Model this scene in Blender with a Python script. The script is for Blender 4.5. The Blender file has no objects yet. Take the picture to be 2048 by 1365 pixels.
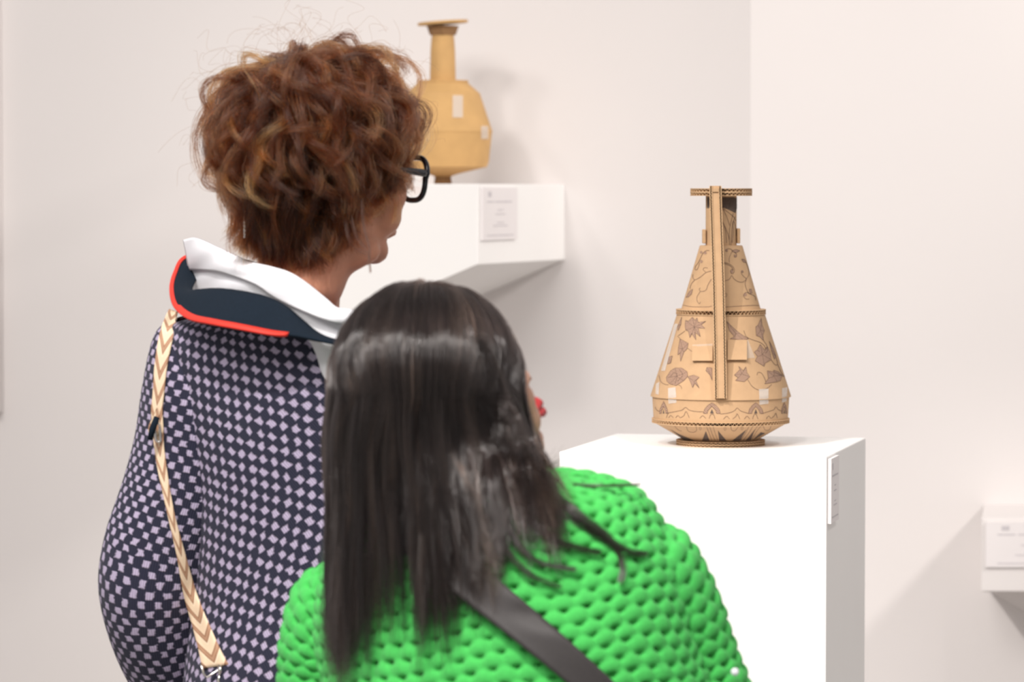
import bpy, math, random
import numpy as np
from mathutils import Vector, Matrix
from mathutils.bvhtree import BVHTree
from mathutils.geometry import tessellate_polygon

random.seed(7); RNG = np.random.default_rng(11)
SC = bpy.context.scene
COL = SC.collection

# ------------------------------------------------------------------ camera
FPX = 6900.0
PITCH = math.atan(297.5 / FPX)
CAMP = np.array([0.0, 0.0, 1.55])
cam_d = bpy.data.cameras.new('camera'); cam = bpy.data.objects.new('camera', cam_d); COL.objects.link(cam)
cam.location = CAMP; cam.rotation_euler = (math.pi / 2 - PITCH, 0, 0)
cam_d.sensor_width = 36.0; cam_d.lens = FPX / 2048 * 36.0
cam_d.clip_start = 0.1; cam_d.clip_end = 60
cam_d.dof.use_dof = True; cam_d.dof.focus_distance = 4.7; cam_d.dof.aperture_fstop = 7.6
SC.camera = cam
CP, SP = math.cos(PITCH), math.sin(PITCH)

def P(px, py, d):
    """world point at image position (px, py) of the 2048x1365 frame and depth d along the lens axis"""
    u = (px - 1024) / FPX; v = (682.5 - py) / FPX
    return CAMP + d * np.array([u, v * SP + CP, v * CP - SP])
def PX(p):
    q = np.asarray(p) - CAMP
    d = q[1] * CP - q[2] * SP; v = (q[1] * SP + q[2] * CP) / d
    return 1024 + FPX * q[0] / d, 682.5 - FPX * v, d

# ------------------------------------------------------------------ world, lights, exposure
SC.view_settings.view_transform = 'Standard'; SC.view_settings.look = 'None'
SC.view_settings.exposure = 0.0; SC.view_settings.gamma = 1.0; SC.view_settings.use_curve_mapping = False
W = bpy.data.worlds.new('gallery_ambient'); SC.world = W; W.use_nodes = True
bg = W.node_tree.nodes['Background']; bg.inputs[0].default_value = (1.0, 0.95, 0.925, 1); bg.inputs[1].default_value = 0.56

def spot(name, loc, target, power, size_deg, radius, blend=0.6, col=(1, 0.945, 0.90)):
    l = bpy.data.lights.new(name, 'SPOT'); l.energy = power; l.spot_size = math.radians(size_deg); l.spot_blend = blend
    l.shadow_soft_size = radius; l.color = col
    o = bpy.data.objects.new(name, l); COL.objects.link(o); o.location = loc
    o.rotation_euler = (Vector(target) - Vector(loc)).to_track_quat('-Z', 'Y').to_euler(); return o
def area(name, loc, target, power, sx, sy, col=(1, 0.955, 0.92)):
    l = bpy.data.lights.new(name, 'AREA'); l.energy = power; l.shape = 'RECTANGLE'; l.size = sx; l.size_y = sy; l.color = col
    o = bpy.data.objects.new(name, l); COL.objects.link(o); o.location = loc
    o.rotation_euler = (Vector(target) - Vector(loc)).to_track_quat('-Z', 'Y').to_euler(); return o
spot('unseen_spot', (-1.9, 2.6, 4.0), (0.3, 5.4, 1.2), 500, 26, 0.03)
spot('unseen_spot', (1.5, 2.6, 4.1), (0.35, 5.4, 1.2), 170, 30, 0.04)
spot('unseen_spot', (-1.7, 3.6, 3.6), (-0.25, 7.0, 1.45), 150, 32, 0.25, 0.9)  # unseen spot aimed to whiten the display box front
spot('unseen_spot', (3.0, 5.2, 3.4), (0.6, 7.3, 1.8), 340, 50, 0.2, 1.0)  # unseen spot added to brighten the right wall against the left
spot('unseen_spot', (-2.6, 4.2, 3.7), (-1.4, 7.9, 1.6), 150, 56, 0.25, 1.0)  # unseen spot added to lift the dim left wall
area('soft_fill', (-1.3, 1.5, 3.9), (0.1, 5.2, 1.2), 120, 2.4, 1.2)  # broad soft fill added out of frame in place of many lamps
spot('unseen_spot', (-0.7, 1.9, 4.0), (-0.1, 3.7, 1.4), 370, 40, 0.05)

# ------------------------------------------------------------------ helpers
def link(o, parent=None):
    COL.objects.link(o)
    if parent is not None:
        o.parent = parent
        o.matrix_parent_inverse = Matrix.Translation(-Vector(parent['base'])) if 'base' in parent else Matrix.Identity(4)
    return o
def tag(o, label=None, cat=None, group=None, kind=None):
    for k, v in (('label', label), ('category', cat), ('group', group), ('kind', kind)):
        if v: o[k] = v
    return o
def empty(name, loc, label, cat, group=None):
    o = bpy.data.objects.new(name, None); COL.objects.link(o); o.location = loc; o.empty_display_size = .05
    o['base'] = [float(c) for c in loc]
    return tag(o, label, cat, group)
def mesh_obj(name, verts, faces, mat, parent=None, smooth=False, uv=None, mats=None, fmat=None):
    me = bpy.data.meshes.new(name)
    me.from_pydata([tuple(map(float, v)) for v in verts], [], [tuple(map(int, f)) for f in faces]); me.update()
    for m in (mats or [mat]): me.materials.append(m)
    if fmat is not None: me.polygons.foreach_set('material_index', np.asarray(fmat, dtype=np.int32))
    if smooth: me.polygons.foreach_set('use_smooth', [True] * len(me.polygons))
    if uv is not None:
        lay = me.uv_layers.new(name='UVMap'); li = np.empty(len(me.loops), dtype=np.int32); me.loops.foreach_get('vertex_index', li)
        lay.data.foreach_set('uv', np.asarray(uv, dtype=np.float32)[li].ravel())
    o = bpy.data.objects.new(name, me)
    return link(o, parent)
def grid_faces(n, m, closed_m=False, closed_n=False):
    f = []
    for i in range(n if closed_n else n - 1):
        i2 = (i + 1) % n
        for j in range(m if closed_m else m - 1):
            j2 = (j + 1) % m
            f.append((i * m + j, i * m + j2, i2 * m + j2, i2 * m + j))
    return f
class MB:
    """collects shapes for one mesh"""
    def __init__(s): s.v = []; s.f = []; s.m = []
    def add(s, v, f, mi=0):
        b = len(s.v); s.v += [tuple(x) for x in v]; s.f += [tuple(b + i for i in q) for q in f]; s.m += [mi] * len(f)
    def hexa(s, c, mi=0):   # 8 corners: bottom 4 then top 4
        s.add(c, [(3, 2, 1, 0), (4, 5, 6, 7), (0, 1, 5, 4), (1, 2, 6, 5), (2, 3, 7, 6), (3, 0, 4, 7)], mi)
    def tube(s, pts, r, seg=8, mi=0, closed=False):
        pts = [np.asarray(p, float) for p in pts]; n = len(pts); rr = r if hasattr(r, '__len__') else [r] * n
        rings = []; prev = None
        for i, p in enumerate(pts):
            t = pts[(i + 1) % n if closed else min(i + 1, n - 1)] - pts[(i - 1) % n if closed else max(i - 1, 0)]
            t = t / (np.linalg.norm(t) + 1e-12)
            if prev is None:
                a = np.array([0, 0, 1.0]) if abs(t[2]) < .9 else np.array([1.0, 0, 0]); u = np.cross(t, a)
            else: u = prev - t * np.dot(prev, t)
            u /= np.linalg.norm(u) + 1e-12; w = np.cross(t, u); prev = u
            rings += [p + rr[i] * (math.cos(2 * math.pi * k / seg) * u + math.sin(2 * math.pi * k / seg) * w) for k in range(seg)]
        f = grid_faces(n, seg, True, closed)
        if not closed: f += [tuple(range(seg))[::-1], tuple((n - 1) * seg + k for k in range(seg))]
        s.add(rings, f, mi)
    def lathe(s, prof, axis, seg=96, mi=0, cap0=False, cap1=False):
        v = []
        for r, z in prof:
            v += [(axis[0] + r * math.cos(2 * math.pi * k / seg), axis[1] + r * math.sin(2 * math.pi * k / seg), z) for k in range(seg)]
        f = grid_faces(len(prof), seg, True)
        if cap0: f.append(tuple(range(seg))[::-1])
        if cap1: f.append(tuple((len(prof) - 1) * seg + k for k in range(seg)))
        s.add(v, f, mi)
    def build(s, name, mats, parent=None, smooth=False):
        return mesh_obj(name, s.v, s.f, None, parent, smooth, mats=mats if isinstance(mats, list) else [mats], fmat=s.m)
def bevel(o, w=.003, seg=2):
    m = o.modifiers.new('bevel', 'BEVEL'); m.width = w; m.segments = seg; m.limit_method = 'ANGLE'; return o
def auto_smooth(o, deg=35):
    o.data.polygons.foreach_set('use_smooth', [True] * len(o.data.polygons))
    me = o.data; me.update()
    import bmesh
    bm = bmesh.new(); bm.from_mesh(me)
    for e in bm.edges:
        if len(e.link_faces) == 2 and e.calc_face_angle(0) > math.radians(deg): e.smooth = False
    bm.to_mesh(me); bm.free(); return o
def catmull(pts, n):
    pts = np.asarray(pts, float)
    if len(pts) < 3: return np.array([pts[0] + (pts[-1] - pts[0]) * t for t in np.linspace(0, 1, n)])
    k = np.vstack([2 * pts[0] - pts[1], pts, 2 * pts[-1] - pts[-2]])
    seg = np.linalg.norm(np.diff(pts, axis=0), axis=1); cum = np.concatenate([[0], np.cumsum(seg)]); out = []
    for s in np.linspace(0, cum[-1], n):
        i = min(np.searchsorted(cum, s, side='right') - 1, len(pts) - 2); t = (s - cum[i]) / (seg[i] + 1e-12)
        p0, p1, p2, p3 = k[i], k[i + 1], k[i + 2], k[i + 3]
        out.append(.5 * ((2 * p1) + (-p0 + p2) * t + (2 * p0 - 5 * p1 + 4 * p2 - p3) * t * t + (-p0 + 3 * p1 - 3 * p2 + p3) * t ** 3))
    return np.array(out)

# ------------------------------------------------------------------ materials
def new_mat(name):
    m = bpy.data.materials.new(name); m.use_nodes = True
    return m, m.node_tree.nodes, m.node_tree.links, m.node_tree.nodes['Principled BSDF']
def mat(name, col, rough=.6, var=.06, scale=30, bump=0.0, bscale=200, metal=0, sheen=0, sss=0, spec=.5):
    m, N, L, b = new_mat(name)
    b.inputs['Roughness'].default_value = rough; b.inputs['Metallic'].default_value = metal
    b.inputs['Specular IOR Level'].default_value = spec
    tc = N.new('ShaderNodeTexCoord'); nz = N.new('ShaderNodeTexNoise'); nz.inputs['Scale'].default_value = scale; nz.inputs['Detail'].default_value = 4
    L.new(tc.outputs['Object'], nz.inputs['Vector'])
    rp = N.new('ShaderNodeValToRGB'); c = np.array(col)
    rp.color_ramp.elements[0].position = .3; rp.color_ramp.elements[1].position = .7
    rp.color_ramp.elements[0].color = (*np.clip(c * (1 - var), 0, 1), 1); rp.color_ramp.elements[1].color = (*np.clip(c * (1 + var), 0, 1), 1)
    L.new(nz.outputs['Fac'], rp.inputs['Fac']); L.new(rp.outputs['Color'], b.inputs['Base Color'])
    if bump:
        n2 = N.new('ShaderNodeTexNoise'); n2.inputs['Scale'].default_value = bscale; L.new(tc.outputs['Object'], n2.inputs['Vector'])
        bp = N.new('ShaderNodeBump'); bp.inputs['Strength'].default_value = bump; bp.inputs['Distance'].default_value = .002
        L.new(n2.outputs['Fac'], bp.inputs['Height']); L.new(bp.outputs['Normal'], b.inputs['Normal'])
    if sheen: b.inputs['Sheen Weight'].default_value = sheen
    if sss:
        b.inputs['Subsurface Weight'].default_value = sss; b.inputs['Subsurface Radius'].default_value = (1, .35, .2); b.inputs['Subsurface Scale'].default_value = .006
    return m
M = {}
M['wall'] = mat('wall_paint', (.765, .727, .715), .85, .012, 2, .05, 400)
M['plinth'] = mat('white_plinth_paint', (.90, .885, .87), .55, .01, 4)
M['floor'] = mat('polished_concrete', (.42, .40, .38), .45, .08, 3)
M['kraft'] = mat('kraft_cardboard', (.49, .312, .172), .8, .05, 60, .08, 500)
M['kraft_edge'] = mat('cardboard_liner_edge', (.54, .35, .195), .85, .06, 300)
M['kraft_dark'] = mat('cardboard_dark', (.26, .14, .06), .9, .1, 300)  # cardboard darkened to put the corrugation gaps' shade into colour; also far vase parts
M['kraft_far'] = mat('kraft_cardboard_ochre', (.56, .335, .13), .75, .07, 25)
M['label'] = mat('label_card', (.80, .76, .76), .5, .01, 20)
M['label_ink'] = mat('label_ink', (.56, .53, .55), .7, .05, 50)
M['skin'] = mat('skin_warm', (.56, .26, .165), .5, .10, 45, .12, 700, sss=.25)
M['skin2'] = mat('skin_light', (.62, .34, .24), .5, .06, 45, sss=.2)
M['lips'] = mat('lipstick_red', (.50, .035, .04), .22, .04, 80)
M['white_cotton'] = mat('white_cotton', (.80, .81, .86), .8, .02, 40, .15, 300, sheen=.2)
M['navy_cloth'] = mat('navy_collar_cloth', (.008, .014, .023), .95, .1, 300, .2, 900, spec=.15)
M['red_trim'] = mat('red_piping', (.66, .030, .016), .6, .05, 200)
M['black_cloth'] = mat('black_webbing', (.030, .026, .026), .6, .1, 300, .15, 900)
M['dark_trouser'] = mat('dark_trousers', (.03, .03, .04), .8, .1, 60)
M['steel'] = mat('polished_steel', (.75, .73, .70), .18, .03, 100, metal=1)
M['frame_black'] = mat('black_acetate', (.008, .008, .014), .2, .1, 60)
M['shoe'] = mat('black_leather', (.02, .02, .02), .4, .1, 60)
M['eye'] = mat('eye_white', (.8, .78, .75), .2, .03, 40)
M['underlayer'] = mat('dark_green_underlayer', (.004, .045, .012), .9, .1, 60)
M['plum_leather'] = mat('tan_leather', (.35, .24, .16), .5, .08, 60)
M['ink'] = mat('pencil_line', (.11, .062, .045), .85, .15, 400)
def hatch_mat():
    m, N, L, b = new_mat('pencil_hatching'); tc = N.new('ShaderNodeTexCoord'); w = N.new('ShaderNodeTexWave'); w.bands_direction = 'DIAGONAL'
    w.inputs['Scale'].default_value = 210; w.inputs['Distortion'].default_value = 3; w.inputs['Detail'].default_value = 2; L.new(tc.outputs['Object'], w.inputs['Vector'])
    r = N.new('ShaderNodeValToRGB'); r.color_ramp.elements[0].color = (.20, .12, .09, 1); r.color_ramp.elements[1].color = (.44, .28, .185, 1); L.new(w.outputs['Fac'], r.inputs['Fac'])
    L.new(r.outputs['Color'], b.inputs['Base Color']); b.inputs['Roughness'].default_value = .85; return m
M['ink_fill'] = hatch_mat()
M['fill_dark'] = mat('dark_brown_fill', (.10, .07, .055), .85, .25, 420)
def glass_mat(name, col, alpha, rough):
    m, N, L, b = new_mat(name)
    b.inputs['Base Color'].default_value = (*col, 1); b.inputs['Roughness'].default_value = rough; b.inputs['Alpha'].default_value = alpha
    nz = N.new('ShaderNodeTexNoise'); nz.inputs['Scale'].default_value = 260; bp = N.new('ShaderNodeBump'); bp.inputs['Strength'].default_value = .35; bp.inputs['Distance'].default_value = .001
    L.new(nz.outputs['Fac'], bp.inputs['Height']); L.new(bp.outputs['Normal'], b.inputs['Normal']); return m
M['tape'] = glass_mat('clear_tape', (.85, .82, .78), .48, .18)
M['tape_thin'] = glass_mat('clear_tape_flat', (.85, .80, .72), .28, .2)
def lens_mat():
    m, N, L, b = new_mat('spectacle_lens'); b.inputs['Base Color'].default_value = (.95, .93, .92, 1); b.inputs['Roughness'].default_value = .03
    b.inputs['Transmission Weight'].default_value = 1.0; b.inputs['IOR'].default_value = 1.05; return m
M['lens'] = lens_mat()

def checker_knit():
    m, N, L, b = new_mat('navy_lilac_check_knit')
    uv = N.new('ShaderNodeUVMap'); sep = N.new('ShaderNodeSeparateXYZ'); L.new(uv.outputs['UV'], sep.inputs[0])
    def mth(op, a, c=None, d=None):
        n = N.new('ShaderNodeMath'); n.operation = op
        for i, x in enumerate((a, c, d)):
            if x is None: continue
            if isinstance(x, (int, float)): n.inputs[i].default_value = x
            else: L.new(x, n.inputs[i])
        return n.outputs[0]
    U, V = sep.outputs[0], sep.outputs[1]
    nzw = N.new('ShaderNodeTexNoise'); nzw.inputs['Scale'].default_value = 1.2; L.new(uv.outputs['UV'], nzw.inputs['Vector'])
    wob = mth('MULTIPLY', mth('SUBTRACT', nzw.outputs['Fac'], .5), .5)
    U = mth('ADD', U, wob); V = mth('ADD', V, wob)
    row = mth('FLOOR', V); odd = mth('MODULO', row, 2.0)
    us = mth('ADD', U, mth('MULTIPLY', odd, .5))
    fu = mth('ABSOLUTE', mth('SUBTRACT', mth('FRACT', us), .5)); fv = mth('ABSOLUTE', mth('SUBTRACT', mth('FRACT', V), .5))
    nz = N.new('ShaderNodeTexNoise'); nz.inputs['Scale'].default_value = 7; L.new(uv.outputs['UV'], nz.inputs['Vector'])
    j = mth('MULTIPLY', mth('SUBTRACT', nz.outputs['Fac'], .5), .16)
    def edge(x, h, s):   # 1 inside, 0 outside
        n = N.new('ShaderNodeMapRange'); n.interpolation_type = 'SMOOTHSTEP'; n.clamp = True
        n.inputs['From Min'].default_value = h + s; n.inputs['From Max'].default_value = h - s; L.new(x, n.inputs['Value']); return n.outputs[0]
    sq = mth('MULTIPLY', edge(mth('ADD', fu, j), .205, .04), edge(mth('ADD', fv, j), .37, .06))
    th = N.new('ShaderNodeTexWave'); th.wave_type = 'BANDS'; th.bands_direction = 'X'; th.inputs['Scale'].default_value = 2.1; th.inputs['Distortion'].default_value = 1.5; L.new(uv.outputs['UV'], th.inputs['Vector'])
    mixn = N.new('ShaderNodeMix'); mixn.data_type = 'RGBA'; L.new(sq, mixn.inputs['Factor'])
    mixn.inputs[6].default_value = (.013, .014, .040, 1); mixn.inputs[7].default_value = (.50, .43, .60, 1)
    mul = N.new('ShaderNodeMix'); mul.data_type = 'RGBA'; mul.blend_type = 'MULTIPLY'; mul.inputs['Factor'].default_value = .35
    L.new(mixn.outputs[2], mul.inputs[6]); L.new(th.outputs['Color'], mul.inputs[7]); L.new(mul.outputs[2], b.inputs['Base Color'])
    bp = N.new('ShaderNodeBump'); bp.inputs['Strength'].default_value = .7; bp.inputs['Distance'].default_value = .002
    hh = mth('ADD', sq, mth('MULTIPLY', th.outputs['Fac'], .35)); L.new(hh, bp.inputs['Height']); L.new(bp.outputs['Normal'], b.inputs['Normal'])
    b.inputs['Roughness'].default_value = .85; b.inputs['Sheen Weight'].default_value = .04; return m
M['check_knit'] = checker_knit()
M['green_knit'] = mat('green_crochet_yarn', (.055, .50, .088), .85, .10, 350, .5, 1400, sheen=.1)
def chevron():
    m, N, L, b = new_mat('chevron_webbing')
    uv = N.new('ShaderNodeUVMap'); sep = N.new('ShaderNodeSeparateXYZ'); L.new(uv.outputs['UV'], sep.inputs[0])
    a = N.new('ShaderNodeMath'); a.operation = 'SUBTRACT'; L.new(sep.outputs[0], a.inputs[0]); a.inputs[1].default_value = .5
    ab = N.new('ShaderNodeMath'); ab.operation = 'ABSOLUTE'; L.new(a.outputs[0], ab.inputs[0])
    s = N.new('ShaderNodeMath'); s.operation = 'MULTIPLY_ADD'; L.new(ab.outputs[0], s.inputs[0]); s.inputs[1].default_value = 1.5; L.new(sep.outputs[1], s.inputs[2])
    fr = N.new('ShaderNodeMath'); fr.operation = 'FRACT'; L.new(s.outputs[0], fr.inputs[0])
    r = N.new('ShaderNodeValToRGB'); r.color_ramp.interpolation = 'CONSTANT'; e = r.color_ramp.elements
    e[0].position = 0; e[0].color = (.78, .60, .42, 1); e[1].position = .52; e[1].color = (.33, .17, .095, 1)
    for p_, c_ in ((.64, (.45, .26, .16, 1)), (.80, (.33, .17, .095, 1)), (.92, (.85, .70, .52, 1))):
        x = e.new(p_); x.color = c_
    L.new(fr.outputs[0], r.inputs['Fac']); L.new(r.outputs['Color'], b.inputs['Base Color']); b.inputs['Roughness'].default_value = .7
    wv = N.new('ShaderNodeTexWave'); wv.inputs['Scale'].default_value = 5; L.new(uv.outputs['UV'], wv.inputs['Vector'])
    bp = N.new('ShaderNodeBump'); bp.inputs['Strength'].default_value = .3; bp.inputs['Distance'].default_value = .001
    L.new(wv.outputs['Fac'], bp.inputs['Height']); L.new(bp.outputs['Normal'], b.inputs['Normal']); return m
M['chevron'] = chevron()
def stripe_shirt():
    m, N, L, b = new_mat('white_seersucker')
    tc = N.new('ShaderNodeUVMap'); wv = N.new('ShaderNodeTexWave'); wv.bands_direction = 'Y'; wv.inputs['Scale'].default_value = 2.6; wv.inputs['Distortion'].default_value = 1.2
    L.new(tc.outputs['UV'], wv.inputs['Vector'])
    r = N.new('ShaderNodeValToRGB'); r.color_ramp.elements[0].color = (.68, .69, .78, 1); r.color_ramp.elements[1].color = (.84, .84, .86, 1); r.color_ramp.elements[1].position = .45
    L.new(wv.outputs['Fac'], r.inputs['Fac']); L.new(r.outputs['Color'], b.inputs['Base Color']); b.inputs['Roughness'].default_value = .8
    bp = N.new('ShaderNodeBump'); bp.inputs['Strength'].default_value = .35; bp.inputs['Distance'].default_value = .002
    L.new(wv.outputs['Fac'], bp.inputs['Height']); L.new(bp.outputs['Normal'], b.inputs['Normal']); return m
M['shirt'] = stripe_shirt()
def hair_mat(name, stops, rough, rrough, coat=0.0):
    m = bpy.data.materials.new(name); m.use_nodes = True; N = m.node_tree.nodes; L = m.node_tree.links
    N.remove(N['Principled BSDF']); h = N.new('ShaderNodeBsdfHairPrincipled'); h.parametrization = 'COLOR'
    h.inputs['Roughness'].default_value = rough; h.inputs['Radial Roughness'].default_value = rrough
    if 'Coat' in h.inputs: h.inputs['Coat'].default_value = coat
    at = N.new('ShaderNodeAttribute'); at.attribute_name = 'tint'; r = N.new('ShaderNodeValToRGB'); e = r.color_ramp.elements
    e[0].position, e[0].color = stops[0][0], (*stops[0][1], 1); e[1].position, e[1].color = stops[-1][0], (*stops[-1][1], 1)
    for p_, c_ in stops[1:-1]:
        x = e.new(p_); x.color = (*c_, 1)
    L.new(at.outputs['Fac'], r.inputs['Fac']); L.new(r.outputs['Color'], h.inputs['Color']); L.new(h.outputs[0], N['Material Output'].inputs['Surface']); return m
M['hair_red'] = hair_mat('auburn_hair', [(0, (.009, .003, .002)), (.40, (.044, .012, .0048)), (.72, (.165, .045, .013)), (1, (.52, .165, .034))], .30, .34)
M['hair_red'].node_tree.nodes['Principled Hair BSDF'].inputs['IOR'].default_value = 1.36
M['hair_black'] = hair_mat('black_hair', [(0, (.004, .003, .003)), (.6, (.010, .0075, .007)), (1, (.075, .048, .036))], .20, .28, .6)
M['cap_red'] = mat('auburn_hair_base', (.05, .016, .007), .7, .2, 80)
M['cap_black'] = mat('black_hair_base', (.010, .008, .008), .5, .2, 80)

# ------------------------------------------------------------------ room
def wall(name, a, b, n, thick=.12, z1=4.4):
    a, b, n = (np.array(q, float) for q in (a, b, n))
    c = []
    for z in (0, z1):
        for q in (a, b, b - n * thick, a - n * thick): c.append((q[0], q[1], z))
    m = MB(); m.hexa(c); return tag(m.build(name, M['wall']), kind='structure')
YL = math.radians(20)
RIDGE = np.array([.5037, 7.3])
DL = np.array([-math.cos(YL), math.sin(YL)]); NL = np.array([-math.sin(YL), -math.cos(YL)])
wall('wall_left', RIDGE + DL * 4.2, RIDGE, NL)
wall('wall_right', RIDGE, RIDGE + np.array([3.6, 0.0]), np.array([0, -1.0]))
m = MB(); m.hexa([(-5, -1, -.1), (5, -1, -.1), (5, 9.2, -.1), (-5, 9.2, -.1), (-5, -1, 0), (5, -1, 0), (5, 9.2, 0), (-5, 9.2, 0)])
tag(m.build('floor', M['floor']), kind='structure')

# pale panel at the far left edge, hung on the left wall
def onwall(px, off=0.0):
    u = (px - 1024) / FPX; t = math.tan(YL)
    y = (RIDGE[1] + t * RIDGE[0]) / (1 + t * u); return np.array([u * y, y]) + NL * off
def zat(py, depth): return P(1024, py, depth)[2]
a = onwall(5.0, .0); b_ = a + DL * .75; z0 = zat(826, a[1]); c = []
for z in (z0, z0 + 1.1):
    for q in (b_ + NL * .035, a + NL * .035, a + NL * .001, b_ + NL * .001): c.append((q[0], q[1], z))
m = MB(); m.hexa(c); tag(bevel(m.build('wall_panel', M['wall'])), 'edge of pale panel hung on wall at far left of photo', 'panel')

# ------------------------------------------------------------------ pedestal with the vase
PZ = 1.153; yw = math.radians(14)
FR = np.array([.473, 5.172]); ex = np.array([math.cos(yw), -math.sin(yw)]); ey = np.array([math.sin(yw), math.cos(yw)])
FL = FR - ex * .413; BR = FR + ey * .41; BL = FL + ey * .41
m = MB(); m.hexa([(*q, 0) for q in (FL, FR, BR, BL)] + [(*q, PZ) for q in (FL, FR, BR, BL)])
tag(bevel(m.build('pedestal', M['plinth']), .002), 'tall white pedestal under the decorated cardboard vase', 'pedestal')

def label_card(o2, ud, n, zt, w, h, lines, label, sym=True):
    """o2: xy of the card's near top corner on the face, ud: xy direction along the face, n: xy outward normal"""
    t = .006
    e = empty('label_card', (o2[0], o2[1], zt - h), label, 'label', 'exhibit labels')
    m = MB(); c = []
    for z in (zt - h, zt):
        for q in (o2 + n * t, o2 + ud * w + n * t, o2 + ud * w + n * .0005, o2 + n * .0005): c.append((q[0], q[1], z))
    m.hexa(c); m.build('card', M['label'], e)
    for (f0, f1, fy, fh) in lines:
        k = MB(); c = []
        for z in (zt - h * (fy + fh), zt - h * fy):
            for q in (o2 + ud * w * f0 + n * (t + .0006), o2 + ud * w * f1 + n * (t + .0006), o2 + ud * w * f1 + n * (t + .0001), o2 + ud * w * f0 + n * (t + .0001)): c.append((q[0], q[1], z))
        k.hexa(c); k.build('text_line', M['label_ink'], e)
    return e
LN = [(.16, .24, .08, .10), (.12, .30, .26, .025), (.33, .55, .26, .025), (.57, .84, .26, .025), (.42, .58, .42, .018), (.36, .64, .50, .018), (.40, .60, .66, .018), (.30, .70, .72, .018), (.12, .88, .90, .02)]
label_card(FR + ey * .006, ey, ex, PZ - .004, .078, .098, LN, 'small white label card on the side of the tall pedestal')

# ------------------------------------------------------------------ wall shelves
B2 = onwall(1130); A2 = B2 + NL * .535
ZT, ZB = 1.567, 1.405; WS = .42; SL = .415
Lw = DL
c = [(*(A2 + Lw * WS), ZB - SL * WS), (*A2, ZB), (*B2, ZB), (*(B2 + Lw * WS), ZB - SL * WS), (*(A2 + Lw * WS), ZT), (*A2, ZT), (*B2, ZT), (*(B2 + Lw * WS), ZT)]  # underside slanted to stand in for the shadow below the box
m = MB(); m.hexa(c); tag(bevel(m.build('wall_shelf', M['plinth']), .002), 'white wall-mounted display box with underside slanted in place of its shadow behind red-haired person', 'shelf')
rgt = np.array([math.cos(YL), -math.sin(YL)])
label_card(A2 - NL * .012, -NL, rgt, zat(375, 6.93), .205, .107, LN, 'white label card on the display box behind red-haired person')

xs = P(1966, 1187, 7.0); zb = xs[2]
c = [(xs[0], 7.0, zb), (xs[0] + .5, 7.0, zb), (xs[0] + .5, 7.3, zb - .30), (xs[0] + .06, 7.3, zb - .036), (xs[0], 7.0, zb + .150), (xs[0] + .5, 7.0, zb + .150), (xs[0] + .5, 7.3, zb + .150), (xs[0] + .045, 7.3, zb + .150)]  # underside drops towards the wall in place of the box's shadow
m = MB(); m.hexa(c); tag(bevel(m.build('wall_shelf', M['wall']), .002), 'pale wall-mounted display box cut off at right edge of photo', 'shelf')
label_card(np.array([xs[0] + .008, 7.0]), np.array([1.0, 0]), np.array([0, -1.0]), zb + .142, .20, .092, LN, 'white label card at lower right edge of photo')

# ------------------------------------------------------------------ decorated vase
VX, VY = .3284, 5.42
U = 7.857e-4
def vz(y): return 1.3165 + (682.5 - y) * 7.848e-4
VA = (VX, VY)
vase = empty('cardboard_vase', (VX, VY, PZ), 'cardboard vase with pencil-drawn flowers and long handle on tall pedestal', 'vase')
PROF = [(89, PZ), (89, vz(881)), (73, vz(881)), (133, vz(846)), (138, vz(846)), (138, vz(837)), (134.5, vz(837)), (137, vz(794)), (140.5, vz(793)), (139.8, vz(790)), (88, vz(629)), (90, vz(629)), (90, vz(619)), (79, vz(618)), (43, vz(492)), (31, vz(491)), (31, vz(392)), (62, vz(392)), (62, vz(378))]
PR = np.array([p[0] for p in PROF]) * U; PZs = np.array([p[1] for p in PROF]) + np.arange(len(PROF)) * 1e-7
def Rz(z): return np.interp(z, PZs, PR)
def surf(px, py, off=.0004):
    d0, st = VY - .17, .0006
    prev = d0
    for i in range(420):
        d = d0 + i * st; p = P(px, py, d); r = math.hypot(p[0] - VX, p[1] - VY)
        if r <= Rz(p[2]) + off and PZ <= p[2] <= vz(378):
            lo, hi = prev, d
            for _ in range(14):
                mid = (lo + hi) / 2; q = P(px, py, mid)
                if math.hypot(q[0] - VX, q[1] - VY) <= Rz(q[2]) + off: hi = mid
                else: lo = mid
            return P(px, py, hi)
        prev = d
    return None

def cardboard_disc(name, R, Rin, z0, z1, layers, parent):
    """stack of corrugated sheets: liners plus a fluted edge between them"""
    m = MB(); t = (z1 - z0) / layers; lin = t * .16; seg = 128; dp = min(R - Rin - .001, .03)
    for k in range(layers):
        a0 = z0 + k * t; a1 = a0 + t
        for (q0, q1) in ((a0, a0 + lin), (a1 - lin, a1)):
            m.lathe([(Rin, q0), (R, q0), (R, q1), (Rin, q1), (Rin, q0)], VA, seg, 0)
        m.lathe([(R - dp, a0 + lin), (R - dp, a1 - lin)], VA, seg, 1)  # darkened back of the gap, its shade set by colour
        n = int(2 * math.pi * R / .0068); ns = n * 8; amp = (t - 2 * lin) / 2; zm = (a0 + a1) / 2; v = []
        for s in range(ns):
            th = 2 * math.pi * s / ns; z = zm + amp * .9 * math.sin(n * th)
            for rr, dz in ((R - .0003, -.00032), (R - .0003, .00032), (R - dp, .00032), (R - dp, -.00032)): v.append((VX + rr * math.cos(th), VY + rr * math.sin(th), z + dz))
        m.add(v, grid_faces(ns, 4, True, True), 0)
    return m.build(name, [M['kraft_edge'], M['kraft_dark']], parent)
def sheet(name, prof, parent, cap1=False, mat_=None, seg=96):
    m = MB(); m.lathe([(r * U, z) for r, z in prof], VA, seg, 0, False, cap1)
    return auto_smooth(m.build(name, mat_ or M['kraft'], parent), 30)
cardboard_disc('foot', 89 * U, .001, PZ, vz(880.5), 2, vase)
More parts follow.
